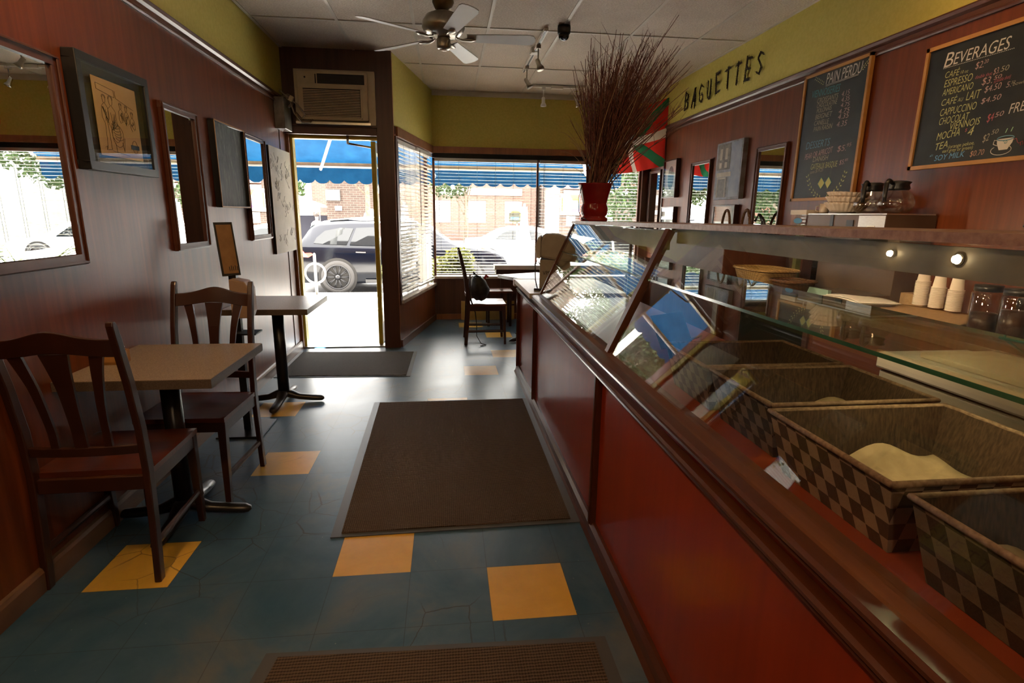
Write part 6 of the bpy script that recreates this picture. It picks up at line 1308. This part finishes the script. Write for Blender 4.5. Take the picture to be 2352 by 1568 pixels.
def person(loc, rot, label, shirt, trousers, hairc, arm=0.3):
    t = thing('person', label, 'person', loc, rot)
    verts = [(0, 0, 0.95), (0, 0.01, 1.12), (0, 0.02, 1.30), (0, 0.01, 1.42), (0, 0.0, 1.50), (0, -0.01, 1.56), (0, -0.015, 1.66), (0, -0.01, 1.73)]
    rad = [(0.15, 0.11), (0.135, 0.10), (0.165, 0.11), (0.13, 0.09), (0.055, 0.055), (0.065, 0.075), (0.078, 0.095), (0.06, 0.075)]
    ed = [(i, i+1) for i in range(7)]
    def chain(start, pts, rr):
        b = len(verts); verts.extend(pts); rad.extend([(x, x) for x in rr]); ed.append((start, b)); ed.extend([(b+i, b+i+1) for i in range(len(pts)-1)])
    for s in (-1, 1):
        chain(0, [(s*0.09, 0, 0.86), (s*0.10, -0.01, 0.48), (s*0.10, 0.01, 0.09), (s*0.11, -0.11, 0.04)], [0.095, 0.06, 0.042, 0.035])
        chain(3, [(s*0.17, 0.0, 1.40), (s*0.24, 0.02, 1.14), (s*0.22, -0.15*arm-0.05, 0.93), (s*0.21, -0.2*arm-0.08, 0.85)], [0.055, 0.042, 0.032, 0.028])
        h0 = len(verts)-1
        for f_ in range(4): chain(h0, [(s*0.21+(f_-1.5)*0.018, -0.2*arm-0.11, 0.79), (s*0.21+(f_-1.5)*0.02, -0.2*arm-0.12, 0.745)], [0.009, 0.008])
        chain(h0, [(s*(0.21-0.035), -0.2*arm-0.12, 0.82)], [0.010])
    me = bpy.data.meshes.new('body'); me.from_pydata(verts, ed, []); o = bpy.data.objects.new('body', me); C.objects.link(o); o.parent = t
    sk_ = o.modifiers.new('skin', 'SKIN'); o.modifiers.new('sub', 'SUBSURF').levels = 1; o.modifiers['sub'].render_levels = 2
    for i, v in enumerate(me.skin_vertices[0].data): v.radius = rad[i]
    me.skin_vertices[0].data[0].use_root = True; me.materials.append(SKIN)
    m = MB(); m.lathe([(0.155, 0.93), (0.16, 1.05), (0.15, 1.15), (0.18, 1.32), (0.16, 1.42), (0.075, 1.48)], n=20); 
    for s in (-1, 1): m.tube([(s*0.13, 0, 1.40), (s*0.19, 0.01, 1.34), (s*0.245, 0.02, 1.15)], [0.07, 0.066, 0.058], 12)
    m.build('shirt', shirt, t)
    m = MB()
    for s in (-1, 1): m.tube([(s*0.075, 0, 0.97), (s*0.09, 0, 0.86), (s*0.10, -0.01, 0.48), (s*0.10, 0.01, 0.10)], [0.12, 0.115, 0.078, 0.062], 12)
    m.build('trousers', trousers, t)
    m = MB(); m.lathe([(0.0, 1.815), (0.05, 1.80), (0.085, 1.76), (0.095, 1.70), (0.09, 1.66)], (0, 0.02, 0), 18); m.build('hair', hairc, t)
    m = MB()
    for s in (-1, 1): m.lathe([(0, -0.008), (0.009, 0), (0, 0.008)], (s*0.03, -0.095, 1.69), 8); 
    m.build('eyes', BLACK, t)
    m = MB(); m.tube([(0, -0.095, 1.70), (0, -0.118, 1.665), (0, -0.098, 1.655)], [0.008, 0.012, 0.006], 8); m.box(-0.022, 0.022, -0.093, -0.085, 1.628, 1.634); m.build('face_features', mat('lip_skin', (0.42, 0.2, 0.15), 0.5), t)
    return t
person((-6.35, 24.0, -0.43), 0.4, 'person in a white shirt standing beyond the SUV tail, left', mat('white_shirt', (0.72, 0.72, 0.72), 0.8), mat('dark_trousers', (0.03, 0.03, 0.04), 0.8), mat('brown_hair', (0.10, 0.05, 0.02), 0.6))
person((-5.45, 24.6, -0.43), 2.8, 'person in a patterned pale top beside the one in white', noisy('patterned_top', (0.55, 0.55, 0.52), (0.75, 0.74, 0.72), 30, 0.8), mat('grey_trousers', (0.2, 0.2, 0.22), 0.8), mat('dark_hair', (0.03, 0.02, 0.015), 0.6), 1.0)
t = thing('patio_umbrella', 'folded white patio umbrella outside the right half of the window', 'umbrella', (1.38, 9.9, -0.16))
m = MB()
def um(u, v):
    a = 2*PI*u; R2 = (0.05+0.14*(1-v)**0.8*(0.4+0.6*math.sin(PI*min(1, v*1.15+0.12))))*(1+0.18*math.sin(8*a)*(1-v)); return (R2*math.cos(a), R2*math.sin(a), 0.55+1.15*v)
m.sheet(um, 48, 12); m.build('canopy', TEN, t)
m = MB(); m.cyl((0, 0, 0), (0, 0, 1.75), 0.02, n=10); m.build('pole', STEEL, t); m = MB(); m.lathe([(0, 0), (0.24, 0), (0.24, 0.05), (0.05, 0.08), (0, 0.08)], n=24); m.build('base', GALV, t)
